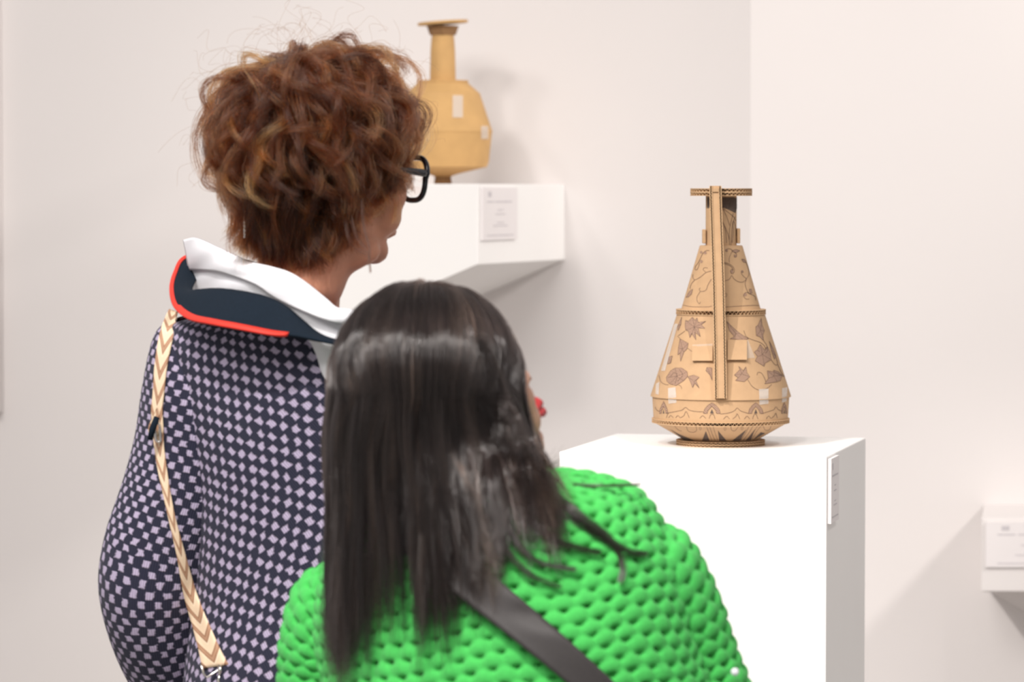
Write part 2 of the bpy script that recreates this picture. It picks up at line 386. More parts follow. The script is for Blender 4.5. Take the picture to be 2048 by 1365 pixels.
sheet('bowl', [(70, vz(881)), (73, vz(881)), (133.5, vz(846)), (128, vz(845.5))], vase)
cardboard_disc('base_plate', 138 * U, .09, vz(846), vz(837.5), 1, vase)
sheet('lower_band', [(134.5, vz(838)), (137.2, vz(792))], vase)
sheet('lower_cone', [(138, vz(794)), (140.5, vz(793.5)), (139.8, vz(790)), (88, vz(629)), (84, vz(629))], vase)
cardboard_disc('middle_ring', 90 * U, .058, vz(629), vz(618.5), 1, vase)
sheet('upper_cone', [(79.5, vz(619)), (43, vz(492.5)), (41.5, vz(491)), (30, vz(491))], vase)
sheet('neck', [(31, vz(492)), (31, vz(390)), (28, vz(390)), (28, vz(480))], vase)
cardboard_disc('rim', 62 * U, .024, vz(392), vz(377), 2, vase)
# neck tabs
for s, px in ((-1, 1411.5), (1, 1479.5)):
    cx = VX + s * 34.2 * U; m = MB(); w = 3.2 * U; zt, zl = vz(459 if s < 0 else 457), vz(487)
    c = [(cx - w, VY - .012, zl), (cx + w, VY - .012, zl), (cx + w, VY + .012, zl), (cx - w, VY + .012, zl)]
    m.hexa(c + [(q[0], q[1], zt) for q in c]); bevel(m.build('neck_tab', M['kraft_edge'], vase), .0008, 1)
# handle: two corrugated side panels and the board between them
hpath = [(372, 71, 1430.5), (400, 76, 1431), (480, 93, 1434), (560, 112, 1437), (620, 123, 1438.5), (700, 136, 1440.5), (760, 147, 1441.5), (789, 152, 1442)]
hp = catmull(hpath, 40)
def hpoint(y, r, pxc, dx):
    dep = VY - r * U
    return np.array([(pxc - 1024) / FPX * dep + dx, dep, vz(y)])
web = MB(); v = []
for (y, r, pc) in hp:
    for dx in (-6.2 * U, 6.2 * U):
        for rr in (r - 2.5, r - 5.5): v.append(hpoint(y, rr, pc, dx))
n = len(hp); f = []
for i in range(n - 1):
    q = i * 4; f += [(q, q + 2, q + 6, q + 4), (q + 3, q + 1, q + 5, q + 7), (q + 1, q, q + 4, q + 5), (q + 2, q + 3, q + 7, q + 6)]
f += [(0, 1, 3, 2), (q + 4, q + 6, q + 7, q + 5)]
web.add(v, f, 0)
handle = web.build('handle', M['kraft'], vase)
handle['base'] = [VX, VY, PZ]
WID = 26
for s in (-1, 1):
    m = MB()
    def strip(x0, x1, r0, r1, mi):
        v = []
        for i, (y, r, pc) in enumerate(hp):
            for dx in (x0, x1):
                for rr in (r - r0, r - r1): v.append(hpoint(y, rr, pc, s * dx * U))
        m.add(v, f, mi)
    strip(6.2, 7.5, 0, WID, 0); strip(10.6, 11.9, 0, WID, 0); strip(7.4, 10.7, WID - 2, WID, 1)  # dark inner strip colours in the shade between the liners
    ns = 620; hq = catmull(hpath, ns); v = []
    for i, (y, r, pc) in enumerate(hq):
        xx = 9.05 + 1.55 * math.sin(i / ns * 2 * math.pi * 70)
        for ddx, rr in ((-.35, r - .3), (.35, r - .3), (.35, r - WID + 2), (-.35, r - WID + 2)): v.append(hpoint(y, rr, pc, s * (xx + ddx) * U))
    m.add(v, grid_faces(ns, 4, True), 0)
    sp = m.build('side_panel', [M['kraft_edge'], M['kraft_dark']], vase)
    sp.parent = handle; sp.matrix_parent_inverse = Matrix.Identity(4)
# upper bracket joining handle and neck
m = MB()
for zc0, zc1, ra, rb in ((vz(384), vz(377), 40, 74),):
    c = []
    for z in (zc0, zc1):
        for (dx, rr) in ((-6, rb), (6, rb), (6, ra), (-6, ra)): c.append(hpoint(0, rr, 1431, dx * U)[:2].tolist() + [z])
    m.hexa(c)
m.build('handle_bracket', M['kraft'], vase)
# folded tabs either side of the handle
def lift(px, py, off):
    q = surf(px, py); return q + (CAMP - q) / np.linalg.norm(CAMP - q) * off
for (x0, x1, yt, yb) in ((1384, 1425, 692, 722), (1455, 1494, 680, 720)):
    m = MB(); q = [(x0, yb), (x1, yb), (x1, yt), (x0, yt)]
    fr_ = [lift(x, y, .0075 if y == yb else .002) for x, y in q]; bk = [lift(x, y, .0035 if y == yb else .0) for x, y in q]
    m.hexa([fr_[0], fr_[1], bk[1], bk[0], fr_[3], fr_[2], bk[2], bk[3]]); m.build('fold_tab', M['kraft'], vase)
def decal(pxpoly, mat_, name, off=.0009, nx=5, ny=6):
    """quad patch lying on the vase"""
    v = []
    (x0, y0), (x1, y1), (x2, y2), (x3, y3) = pxpoly
    for i in range(ny):
        t = i / (ny - 1)
        for j in range(nx):
            s = j / (nx - 1)
            x = (x0 * (1 - s) + x1 * s) * (1 - t) + (x3 * (1 - s) + x2 * s) * t; y = (y0 * (1 - s) + y1 * s) * (1 - t) + (y3 * (1 - s) + y2 * s) * t
            q = surf(x, y, off + .0003 * math.sin(7 * s + 5 * t))
            v.append(q if q is not None else v[-1])
    return mesh_obj(name, v, grid_faces(ny, nx), mat_, vase, True)
for q in ([(1336, 777), (1351, 775), (1353, 806), (1337, 808)], [(1518, 779), (1537, 778), (1537, 808), (1519, 810)], [(1564, 777), (1575, 775), (1573, 803), (1564, 806)], [(1312, 768), (1319, 764), (1317, 790), (1311, 788)]):
    decal(q, M['tape'], 'clear_tape')
decal([(1349, 648), (1356, 648), (1330, 742), (1322, 742)], M['tape'], 'clear_tape')
decal([(1463, 683), (1496, 680), (1510, 716), (1463, 720)], M['tape_thin'], 'clear_tape')
decal([(1385, 690), (1425, 688), (1425, 718), (1385, 720)], M['tape_thin'], 'clear_tape')

# pencil drawing and dark neck fills, traced in two enlarged views of the vase (scale 4.55)
def c7(q): return [(1260 + x / 4.55, 350 + y / 4.55) for x, y in q]
def c8(q): return [(1260 + x / 4.55, 610 + y / 4.55) for x, y in q]
line_mb, fill_mb, dark_mb = MB(), MB(), MB()
def line(pts, w=.75, mb=line_mb, closed=False):
    if closed: pts = list(pts) + [pts[0]]
    L_ = sum(math.dist(a, b) for a, b in zip(pts, pts[1:])); n = max(4, int(L_ / 2.2)); q = catmull(pts, n); lv = []
    for i in range(n):
        t = q[min(i + 1, n - 1)] - q[max(i - 1, 0)]; t /= np.linalg.norm(t) + 1e-9; nn = np.array([-t[1], t[0]]) * w / 2
        a, b = surf(*(q[i] + nn), .0005), surf(*(q[i] - nn), .0005)
        if a is None or b is None: continue
        lv += [a, b]
    k = len(lv) // 2
    if k > 1: mb.add(lv, [(2 * i, 2 * i + 1, 2 * i + 3, 2 * i + 2) for i in range(k - 1)])
def leaf(poly, mb=fill_mb, outline=True, hatch=5):
    tris = [[np.array(poly[i], float) for i in t] for t in tessellate_polygon([[Vector((x, y, 0)) for x, y in poly]])]
    for t in tris:
        k = max(1, int(max(np.linalg.norm(t[0] - t[1]), np.linalg.norm(t[1] - t[2]), np.linalg.norm(t[0] - t[2])) / 5)); idx = {}; vs = []
        for i in range(k + 1):
            for j in range(k + 1 - i):
                q = surf(*(t[0] + (t[1] - t[0]) * i / k + (t[2] - t[0]) * j / k), .00042)
                if q is None: break
                idx[i, j] = len(vs); vs.append(q)
        fs = []
        for (i, j) in idx:
            if (i + 1, j) in idx and (i, j + 1) in idx: fs.append((idx[i, j], idx[i + 1, j], idx[i, j + 1]))
            if (i + 1, j) in idx and (i, j + 1) in idx and (i + 1, j + 1) in idx: fs.append((idx[i + 1, j], idx[i + 1, j + 1], idx[i, j + 1]))
        mb.add(vs, fs)
    if outline: 
        for a, b in zip(poly, poly[1:] + poly[:1]): line([a, ((a[0] + b[0]) / 2, (a[1] + b[1]) / 2), b], .6)
    if hatch:
        c = np.mean(np.array(poly), axis=0)
        for k in range(0, len(poly), 2):
            a = np.array(poly[k]); line([tuple(c), tuple((a + c) / 2 + .4), tuple(a * .92 + c * .08)], .5)
for q in ([(480, 1185), (560, 1200), (700, 1202), (745, 1195)], [(865, 1203), (1000, 1195), (1120, 1188), (1195, 1190)],
          [(905, 800), (903, 760), (920, 715), (935, 690), (905, 672), (880, 678), (870, 692), (882, 700), (890, 688)],
          [(950, 700), (970, 722), (965, 748), (948, 745), (950, 725)],
          [(850, 795), (900, 810), (940, 840), (950, 875), (932, 902), (914, 882), (925, 858), (938, 872)],
          [(850, 805), (895, 820), (930, 845), (940, 870)],
          [(865, 965), (905, 950), (925, 915), (945, 945), (985, 972), (1030, 975), (1060, 945), (1085, 900), (1075, 840), (1055, 790), (1040, 770), (1015, 768)],
          [(1060, 945), (1030, 920), (1013, 893), (1020, 870), (1032, 882), (1022, 892)],
          [(1060, 945), (1048, 990), (1060, 1040), (1085, 1080), (1110, 1090), (1140, 1110), (1145, 1140)],
          [(1085, 1085), (1070, 1070), (1045, 1075), (1033, 1100), (1055, 1130), (1085, 1130)],
          [(860, 1110), (880, 1105), (880, 1080), (866, 1080)],
          [(740, 875), (690, 890), (640, 930), (590, 955), (570, 930), (572, 905)], [(590, 955), (560, 990), (545, 1030), (550, 1040)],
          [(690, 885), (665, 865), (675, 845), (705, 848)], [(740, 950), (710, 1000), (690, 1050), (645, 1062), (630, 1042), (640, 1030)],
          [(640, 1060), (610, 1110), (612, 1150), (630, 1175), (640, 1158)], [(722, 690), (690, 690), (660, 720), (640, 760), (620, 800), (597, 830), (590, 860), (606, 865), (622, 838), (632, 800)],
          [(838, 420), (868, 480), (898, 560), (908, 640)], [(845, 310), (880, 380), (908, 460)], [(850, 310), (900, 345), (950, 390), (965, 420)],
          [(905, 610), (905, 520), (915, 450), (940, 350)], [(930, 620), (940, 520), (940, 430), (960, 380)], [(880, 620), (872, 520), (850, 440)], [(920, 640), (925, 540), (935, 440), (945, 420), (960, 470), (970, 560)]):
    line(c7(q))
for q in ([(925, 690), (965, 678), (1000, 690), (960, 712)], [(510, 1115), (540, 1060), (570, 1040), (560, 1085), (530, 1112)], [(1085, 1040), (1105, 1040), (1112, 1075), (1095, 1085)], [(1015, 768), (1045, 772), (1060, 800), (1035, 795)]):
    leaf(c7(q), hatch=0)
for (x, y, r) in ((683, 710, 15), (648, 788, 14), (1020, 880, 11), (878, 686, 12), (960, 738, 14), (1048, 1090, 15), (648, 705, 12), (926, 880, 14)):
    leaf(c7([(x + r * math.cos(a), y + r * math.sin(a)) for a in np.linspace(0, 6.28, 9)[:-1]]), hatch=0, outline=False)
leaf(c7([(840, 205), (973, 205), (974, 352), (940, 322), (905, 264), (885, 296), (840, 302)]), dark_mb, False, 0)  # dark fills on the neck just below the rim
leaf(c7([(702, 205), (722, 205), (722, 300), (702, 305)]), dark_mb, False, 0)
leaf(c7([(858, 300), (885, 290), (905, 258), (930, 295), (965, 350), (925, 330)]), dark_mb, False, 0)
for q in ([(505, 140), (530, 150), (568, 112), (590, 140), (610, 120), (620, 160), (690, 150), (650, 180), (680, 215), (620, 210), (640, 290), (590, 250), (600, 320), (560, 260), (545, 300), (530, 240), (505, 230), (500, 185)],
          [(455, 310), (500, 335), (530, 350), (520, 400), (490, 430), (460, 515), (455, 440), (435, 455), (440, 390)],
          [(330, 660), (370, 600), (410, 575), (470, 575), (520, 610), (525, 650), (490, 690), (420, 735), (360, 720), (335, 695)],
          [(525, 655), (580, 640), (630, 660), (600, 690), (630, 760), (590, 715), (570, 755), (545, 690)],
          [(432, 200), (470, 110), (462, 180), (437, 235)], [(345, 480), (385, 465), (370, 530), (340, 540)],
          [(880, 150), (940, 210), (1000, 260), (1080, 310), (1030, 320), (910, 310), (950, 290), (905, 235)],
          [(1195, 120), (1205, 190), (1225, 235), (1210, 270), (1215, 325), (1180, 290), (1150, 280), (1145, 200), (1165, 185)],
          [(1185, 360), (1225, 410), (1250, 380), (1275, 430), (1285, 500), (1230, 530), (1220, 560), (1140, 510), (1160, 470), (1130, 430), (1160, 410)],
          [(1250, 600), (1300, 610), (1310, 595), (1350, 610), (1385, 640), (1370, 690), (1340, 700), (1225, 720), (1260, 670)],
          [(950, 640), (1000, 590), (990, 560), (1030, 600), (1055, 565), (1065, 620), (1090, 655), (1040, 700), (960, 690), (985, 665)],
          [(700, 570), (745, 575), (748, 690), (728, 640), (690, 600)], [(1268, 330), (1305, 400), (1330, 470), (1315, 495), (1288, 420)]):
    leaf(c8(q))
for q in ([(440, 280), (470, 260), (500, 238)], [(430, 285), (448, 300), (462, 315)], [(525, 395), (580, 435), (640, 445), (715, 425)], [(262, 640), (280, 700), (320, 725), (350, 728)], [(440, 730), (462, 740), (470, 765)],
          [(1035, 235), (1060, 290), (1120, 320), (1180, 340), (1220, 370), (1235, 400)], [(1215, 325), (1245, 370), (1250, 420), (1232, 442)], [(1285, 500), (1320, 545), (1343, 540), (1330, 480), (1300, 440)], [(1343, 540), (1380, 620), (1405, 652), (1370, 640), (1310, 610)],
          [(1155, 640), (1165, 615), (1200, 625), (1230, 680), (1235, 705)], [(1290, 725), (1240, 765), (1170, 775), (1110, 740), (1070, 680)], [(370, 650), (400, 620), (430, 640), (410, 720)], [(450, 590), (480, 640), (430, 700)],
          [(228, 930), (242, 960), (272, 972)], [(345, 985), (400, 975), (470, 960), (505, 935), (540, 960), (600, 972), (668, 975)], [(825, 995), (900, 985), (950, 965), (975, 940), (1005, 965), (1060, 985), (1080, 990)], [(1205, 990), (1270, 970), (1310, 955), (1328, 930), (1350, 955), (1385, 970)],
          [(330, 1030), (345, 990), (352, 985)], [(455, 1030), (490, 1010), (510, 972), (540, 1030)], [(935, 1040), (965, 1015), (975, 992), (1000, 1040)], [(1285, 1035), (1315, 1010), (1328, 985), (1340, 1030)],
          [(350, 1030), (370, 1008), (395, 1030)], [(415, 1030), (435, 1008), (455, 1030)], [(635, 1035), (660, 1010), (690, 1035)], [(850, 1042), (880, 1015), (905, 1040)], [(1040, 1042), (1065, 1015), (1090, 1040)], [(1240, 1040), (1262, 1012), (1280, 1035)], [(720, 1035), (735, 1000), (760, 1000), (775, 1040)], [(1115, 1040), (1130, 1000), (1150, 1000), (1165, 1040)],
          [(510, 1100), (530, 1150), (575, 1162), (605, 1145), (600, 1105)], [(915, 1100), (925, 1140), (955, 1147), (985, 1110)], [(1210, 1100), (1230, 1140), (1265, 1140), (1285, 1105)], [(405, 1105), (440, 1140), (470, 1150)],
          [(690, 1095), (720, 1170), (745, 1238)], [(720, 1095), (745, 1170), (775, 1238)], [(752, 1095), (775, 1170), (800, 1238)], [(1090, 1095), (1050, 1170), (1005, 1235)], [(1125, 1095), (1080, 1170), (1030, 1235)], [(1165, 1095), (1120, 1170), (1085, 1230)], [(1200, 1095), (1155, 1150), (1110, 1225)]):
    line(c8(q))
for (x, y) in ((640, 1122), (865, 1127), (1020, 1122)):
    line(c8([(x, y - 22), (x - 9, y + 5), (x, y + 20), (x + 9, y + 5)]), .6, closed=True)
for (x, w, yt) in ((305, 38, 880), (745, 78, 893), (1145, 68, 893), (1405, 26, 893)):
    o_ = [(x - w, 990), (x - w * .85, 950), (x - w * .45, 915), (x, yt), (x + w * .45, 915), (x + w * .85, 950), (x + w, 990)]
    i_ = [(x + w * .55, 990), (x + w * .45, 962), (x, 925), (x - w * .45, 962), (x - w * .55, 990)]
    leaf(c8(o_ + i_), hatch=0); leaf(c8([(x - w * .22, 990), (x, 950), (x + w * .22, 990)]), dark_mb, False, 0)
for q in ([(655, 1238), (690, 1150), (725, 1240)], [(800, 1145), (880, 1240), (812, 1240)], [(1060, 1135), (1000, 1238), (930, 1238)], [(1140, 1130), (1100, 1232), (1055, 1235)], [(365, 1135), (450, 1180), (590, 1238), (490, 1230)], [(1230, 1170), (1150, 1215), (1120, 1230), (1190, 1160)]):
    leaf(c8(q), dark_mb, False, 3)
for mb_, nm, mt in ((line_mb, 'pencil_lines', 'ink'), (fill_mb, 'pencil_leaves', 'ink_fill'), (dark_mb, 'dark_fills', 'fill_dark')):
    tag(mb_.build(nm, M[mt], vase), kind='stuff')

# ------------------------------------------------------------------ background vase on the wall shelf
bx, by = onwall(887)[0], 0
ctr = A2 + Lw * .19 - NL * .2675; byd = ctr[1]; bx = (886 - 1024) / FPX * byd; UB = byd / FPX
def bz(y): return ZT + (367.5 - y) * UB
fv = empty('cardboard_vase', (bx, byd, ZT), 'plain ochre cardboard vase with tall neck on the wall display box', 'vase')
def blathe(name, prof, mat_=None, seg=14, tilt=0.0, smooth=None):
    m = MB(); m.lathe([(r * UB, bz(y)) for r, y in prof], (bx, byd), seg, 0, True, True)
    o = m.build(name, mat_ or M['kraft_far'], fv)
    if smooth: auto_smooth(o, smooth)
    return o
blathe('foot', [(18, 367.5), (16, 350)], M['kraft_dark'], 24)
blathe('lower_body', [(16, 352), (30, 347), (88, 333), (92, 322), (98, 264)], seg=18, smooth=22)
blathe('upper_body', [(98, 266), (99, 262), (74, 186), (51, 166), (50, 163)], seg=18, smooth=22)
blathe('shoulder_disc', [(49, 164), (51, 164), (51, 160.5), (49, 160.5)], seg=24)
blathe('neck', [(26, 162), (24.5, 100), (22, 66)], seg=24, smooth=30)
blathe('collar', [(26, 70), (32, 52)], M['kraft_dark'], 8)
m = MB(); seg = 24; v = []
for z in (48, 43):
    for k in range(seg):
        a = 2 * math.pi * k / seg; v.append((bx + 50 * UB * math.cos(a), byd + 50 * UB * math.sin(a), bz(z) + 3.5 * UB * math.cos(a)))
m.add(v, [(k, (k + 1) % seg, seg + (k + 1) % seg, seg + k) for k in range(seg)] + [tuple(range(seg))[::-1], tuple(range(seg, 2 * seg))]); m.build('rim', M['kraft_far'], fv)
for (px, y0, y1, w) in ((917, 192, 236, 10), (970, 252, 278, 7)):
    v = []
    for i in range(5):
        y = y0 + (y1 - y0) * i / 4; r = (np.interp(y, [166, 186, 262, 264, 322], [51, 74, 99, 98.5, 92]) + 1.5) * UB
        for j in range(4):
            x = (px - w + 2 * w * j / 3 - 886) * UB; x = max(-r * .99, min(r * .99, x)); v.append((bx + x, byd - math.sqrt(r * r - x * x), bz(y)))
    mesh_obj('clear_tape', v, grid_faces(5, 4), M['tape'], fv, True)
#PEOPLE
# ------------------------------------------------------------------ people: helpers
def blob_cap(p0, p1, r0, r1, n=10, seg=14):
    p0, p1 = np.asarray(p0, float), np.asarray(p1, float); ax = p1 - p0; L_ = np.linalg.norm(ax); t = ax / (L_ + 1e-9)
    u = np.cross(t, [0, 0, 1.0] if abs(t[2]) < .9 else [1.0, 0, 0]); u /= np.linalg.norm(u); w = np.cross(t, u); v = []; rings = []
    for k in range(5): a = -math.pi / 2 + math.pi / 2 * (k + .35) / 5; rings.append((p0 + t * r0 * math.sin(a), r0 * math.cos(a)))
    for k in range(n + 1): q = k / n; rings.append((p0 + ax * q, r0 + (r1 - r0) * q))
    for k in range(1, 6): a = math.pi / 2 * (k - .35) / 5; rings.append((p1 + t * r1 * math.sin(a), r1 * math.cos(a)))
    for c, r in rings: v += [c + r * (math.cos(2 * math.pi * j / seg) * u + math.sin(2 * math.pi * j / seg) * w) for j in range(seg)]
    f = grid_faces(len(rings), seg, True); f += [tuple(range(seg))[::-1], tuple((len(rings) - 1) * seg + j for j in range(seg))]
    return v, f
def blob_ell(c, r, R=None, n=14, seg=20):
    v = []; R = np.eye(3) if R is None else R
    for i in range(n):
        a = -math.pi / 2 + math.pi * (i + .5) / n
        for j in range(seg):
            b = 2 * math.pi * j / seg
            v.append(np.asarray(c) + R @ (np.array([math.cos(a) * math.cos(b), math.cos(a) * math.sin(b), math.sin(a)]) * np.asarray(r)))
    f = grid_faces(n, seg, True); f += [tuple(range(seg))[::-1], tuple((n - 1) * seg + j for j in range(seg))]
    return v, f
def remesh(name, blobs, voxel, mat_, parent, smooth=6):
    mb = MB()
    for v, f in blobs: mb.add(v, f)
    me = bpy.data.meshes.new('blob'); me.from_pydata([tuple(map(float, q)) for q in mb.v], [], mb.f); me.update()
    o = bpy.data.objects.new('blob', me); COL.objects.link(o)
    r = o.modifiers.new('r', 'REMESH'); r.mode = 'VOXEL'; r.voxel_size = voxel
    sm = o.modifiers.new('s', 'SMOOTH'); sm.iterations = smooth; sm.factor = .5
    dg = bpy.context.evaluated_depsgraph_get(); ev = o.evaluated_get(dg); m2 = bpy.data.meshes.new_from_object(ev)
    bpy.data.objects.remove(o); bpy.data.meshes.remove(me)
    m2.name = name; m2.materials.clear(); m2.materials.append(mat_); m2.polygons.foreach_set('use_smooth', [True] * len(m2.polygons))
    return link(bpy.data.objects.new(name, m2), parent)
def rot_frame(phi, tilt=0.0):
    """columns: right, forward, up of someone facing the ground direction phi (0 = image right, 90 deg = away), head tilted back by tilt"""
    f = np.array([math.cos(phi), math.sin(phi), 0]); r = np.array([math.sin(phi), -math.cos(phi), 0]); u = np.array([0, 0, 1.0])
    f2 = f * math.cos(tilt) + u * math.sin(tilt); u2 = u * math.cos(tilt) - f * math.sin(tilt)
    return np.column_stack([r, f2, u2])
def loft(rings, n, m, expo=2.0):
    """rings: (centre, U axis*half width, V axis*half depth); returns grid n x m of points"""
    K = np.array([np.concatenate([np.asarray(c, float), np.asarray(a, float), np.asarray(b, float)]) for c, a, b in rings])
    t = np.linspace(0, len(K) - 1, n); out = np.empty((n, m, 3)); th = np.linspace(0, 2 * math.pi, m, endpoint=False)
    ct = np.sign(np.cos(th)) * np.abs(np.cos(th)) ** (2 / expo); st = np.sign(np.sin(th)) * np.abs(np.sin(th)) ** (2 / expo)
    k = np.vstack([2 * K[0] - K[1], K, 2 * K[-1] - K[-2]])
    # even spacing along the centre + width path
    d = np.linalg.norm(np.diff(K[:, :3], axis=0), axis=1) + .6 * np.abs(np.diff(np.linalg.norm(K[:, 3:6], axis=1))) ; cum = np.concatenate([[0], np.cumsum(d)])
    for i, s in enumerate(np.linspace(0, cum[-1], n)):
        j = min(np.searchsorted(cum, s, side='right') - 1, len(K) - 2); q = (s - cum[j]) / (d[j] + 1e-12)
        p0, p1, p2, p3 = k[j], k[j + 1], k[j + 2], k[j + 3]
        r = .5 * ((2 * p1) + (-p0 + p2) * q + (2 * p0 - 5 * p1 + 4 * p2 - p3) * q * q + (-p0 + 3 * p1 - 3 * p2 + p3) * q ** 3)
        out[i] = r[:3] + ct[:, None] * r[3:6] + st[:, None] * r[6:9]
    return out
def grid_normals(G):
    du = np.roll(G, -1, 1) - np.roll(G, 1, 1); dv = np.gradient(G, axis=0); nn = np.cross(du, dv); nn /= np.linalg.norm(nn, axis=2, keepdims=True) + 1e-12
    c = G.mean(axis=1, keepdims=True)
    if np.mean(np.sum(nn * (G - c), axis=2)) < 0: nn = -nn
    return nn
def grid_uv(G):
    """arc length coordinates in metres, u centred on column 0"""
    n, m, _ = G.shape
    seg = np.linalg.norm(np.roll(G, -1, 1) - G, axis=2).mean(axis=0); u = np.concatenate([[0], np.cumsum(seg)[:-1]])
    dv = np.linalg.norm(np.diff(G, axis=0), axis=2).mean(axis=1); v = np.concatenate([[0], np.cumsum(dv)])
    return u, v, seg.sum()
def grid_obj(name, G, mat_, parent, uvscale=None, keep=None, rot=0.0):
    n, m, _ = G.shape
    idx = np.arange(n * m).reshape(n, m); a = idx[:-1]; b = np.roll(idx, -1, 1)[:-1]; c = np.roll(idx, -1, 1)[1:]; d = idx[1:]
    F = np.stack([a, b, c, d], axis=2).reshape(-1, 4)
    if keep is not None: F = F[keep.reshape(-1)]
    me = bpy.data.meshes.new(name); me.vertices.add(n * m); me.vertices.foreach_set('co', G.reshape(-1).astype(np.float32))
    me.loops.add(F.size); me.loops.foreach_set('vertex_index', F.reshape(-1).astype(np.int32)); me.polygons.add(len(F))
    me.polygons.foreach_set('loop_start', np.arange(0, F.size, 4, dtype=np.int32)); me.polygons.foreach_set('loop_total', np.full(len(F), 4, dtype=np.int32))
    me.update(calc_edges=True); me.validate(); me.materials.append(mat_); me.polygons.foreach_set('use_smooth', [True] * len(me.polygons))
    if uvscale:
        u, v, circ = grid_uv(G); cols = max(1, round(circ / uvscale[0])); uu = np.concatenate([u, [circ]]) / circ * cols; vv = v / uvscale[1]
        row, col = np.divmod(F, m); colw = col.copy(); colw[:, 1] = np.where(col[:, 1] < col[:, 0], m, col[:, 1]); colw[:, 2] = np.where(col[:, 2] < col[:, 3], m, col[:, 2])
        UV = np.stack([uu[colw], vv[row]], axis=2)
        if rot: k_ = uvscale[1] / uvscale[0]; X, Y = UV[..., 0], UV[..., 1] * k_; UV = np.stack([X * math.cos(rot) - Y * math.sin(rot), (X * math.sin(rot) + Y * math.cos(rot)) / k_], axis=2)
        lay = me.uv_layers.new(name='UVMap'); lay.data.foreach_set('uv', UV.reshape(-1).astype(np.float32))
    return link(bpy.data.objects.new(name, me), parent)
def bvh_of(objs):
    out = []
    for o in objs:
        me = o.data; out.append(BVHTree.FromPolygons([tuple(v.co) for v in me.vertices], [tuple(p.vertices) for p in me.polygons]))
    return out
def hit(px, py, bvhs):
    d = P(px, py, 1.0) - CAMP; d /= np.linalg.norm(d); best = None
    for b in bvhs:
        h = b.ray_cast(Vector(CAMP), Vector(d))
        if h[0] is not None and (best is None or h[3] < best): best = h[3]
    return None if best is None else PX(CAMP + d * best)[2]
def ribbon(name, left, right, bvhs, off, mat_, parent, n=60, m=7, thick=.0025, vscale=.03, depth0=None, smooth=5):
    """strap lying on the clothes between two edge lines given in the picture"""
    Lp, Rp = catmull(left, n), catmull(right, n); D = np.zeros((n, m)); PXY = np.zeros((n, m, 2)); last = depth0
    for i in range(n):
        for j in range(m):
            q = Lp[i] + (Rp[i] - Lp[i]) * j / (m - 1); PXY[i, j] = q; h = hit(q[0], q[1], bvhs)
            D[i, j] = h if h is not None else np.nan
    col = np.nanmin(D, axis=1); ok = ~np.isnan(col); col = np.interp(np.arange(n), np.arange(n)[ok], col[ok])
    D = np.where(np.isnan(D), col[:, None], D)
    for _ in range(smooth):
        Dp = np.pad(D, 1, mode='edge'); A = (Dp[:-2, 1:-1] + Dp[2:, 1:-1] + Dp[1:-1, :-2] + Dp[1:-1, 2:]) / 4; D = np.minimum(D, A * .999 + .001 * D) * .5 + A * .5
    F_ = np.array([[P(*PXY[i, j], D[i, j] - off) for j in range(m)] for i in range(n)]); B_ = np.array([[P(*PXY[i, j], D[i, j] - off + thick) for j in range(m)] for i in range(n)])
    v = list(F_.reshape(-1, 3)) + list(B_.reshape(-1, 3)); f = grid_faces(n, m); N_ = n * m
    f += [tuple(N_ + k for k in q[::-1]) for q in grid_faces(n, m)]
    for i in range(n - 1):
        for j in (0, m - 1):
            a = i * m + j; q = (a, a + m, N_ + a + m, N_ + a); f.append(q if j == 0 else q[::-1])
    for i in (0, n - 1):
        for j in range(m - 1):
            a = i * m + j; f.append((a, a + 1, N_ + a + 1, N_ + a))
    dl = np.concatenate([[0], np.cumsum(np.linalg.norm(np.diff(F_[:, m // 2], axis=0), axis=1))]) / vscale
    uv = [(j / (m - 1), dl[i]) for i in range(n) for j in range(m)] * 2
    o = mesh_obj(name, v, f, mat_, parent, True, uv=uv)
    return o, F_
def strip_loft(name, top, bot, mat_, parent, n=60, m=10, thick=.003, bulge=0.0, uvs=(30, 10), ripple=0.0):
    """cloth strip between two 3D edge lines"""
    T, B_ = catmull(top, n), catmull(bot, n); G = np.zeros((n, m, 3))
    for j in range(m):
        t = j / (m - 1); G[:, j] = T * (1 - t) + B_ * t
        G[:, j, 1] -= bulge * math.sin(math.pi * t)
        G[:, j, 1] += ripple * np.sin(np.linspace(0, 23, n) + 4 * t) * math.sin(math.pi * t)
    v = list(G.reshape(-1, 3)); uv = [(i / n * uvs[0], j / m * uvs[1]) for i in range(n) for j in range(m)]
    o = mesh_obj(name, v, grid_faces(n, m), mat_, parent, True, uv=uv)
    s = o.modifiers.new('thickness', 'SOLIDIFY'); s.thickness = thick; s.offset = 0
    return o, G
def hair_obj(name, pts, rad, tint, mat_, parent):
    """pts: N x K x 3"""
    N_, K, _ = pts.shape; hc = bpy.data.hair_curves.new(name); hc.add_curves([K] * N_)
    hc.attributes['position'].data.foreach_set('vector', pts.reshape(-1).astype(np.float32))
    ra = hc.attributes.get('radius') or hc.attributes.new('radius', 'FLOAT', 'POINT'); ra.data.foreach_set('value', rad.reshape(-1).astype(np.float32))
    ti = hc.attributes.new('tint', 'FLOAT', 'POINT'); ti.data.foreach_set('value', np.broadcast_to(tint, (N_, K)).reshape(-1).astype(np.float32))
    hc.materials.append(mat_); return link(bpy.data.objects.new(name, hc), parent)

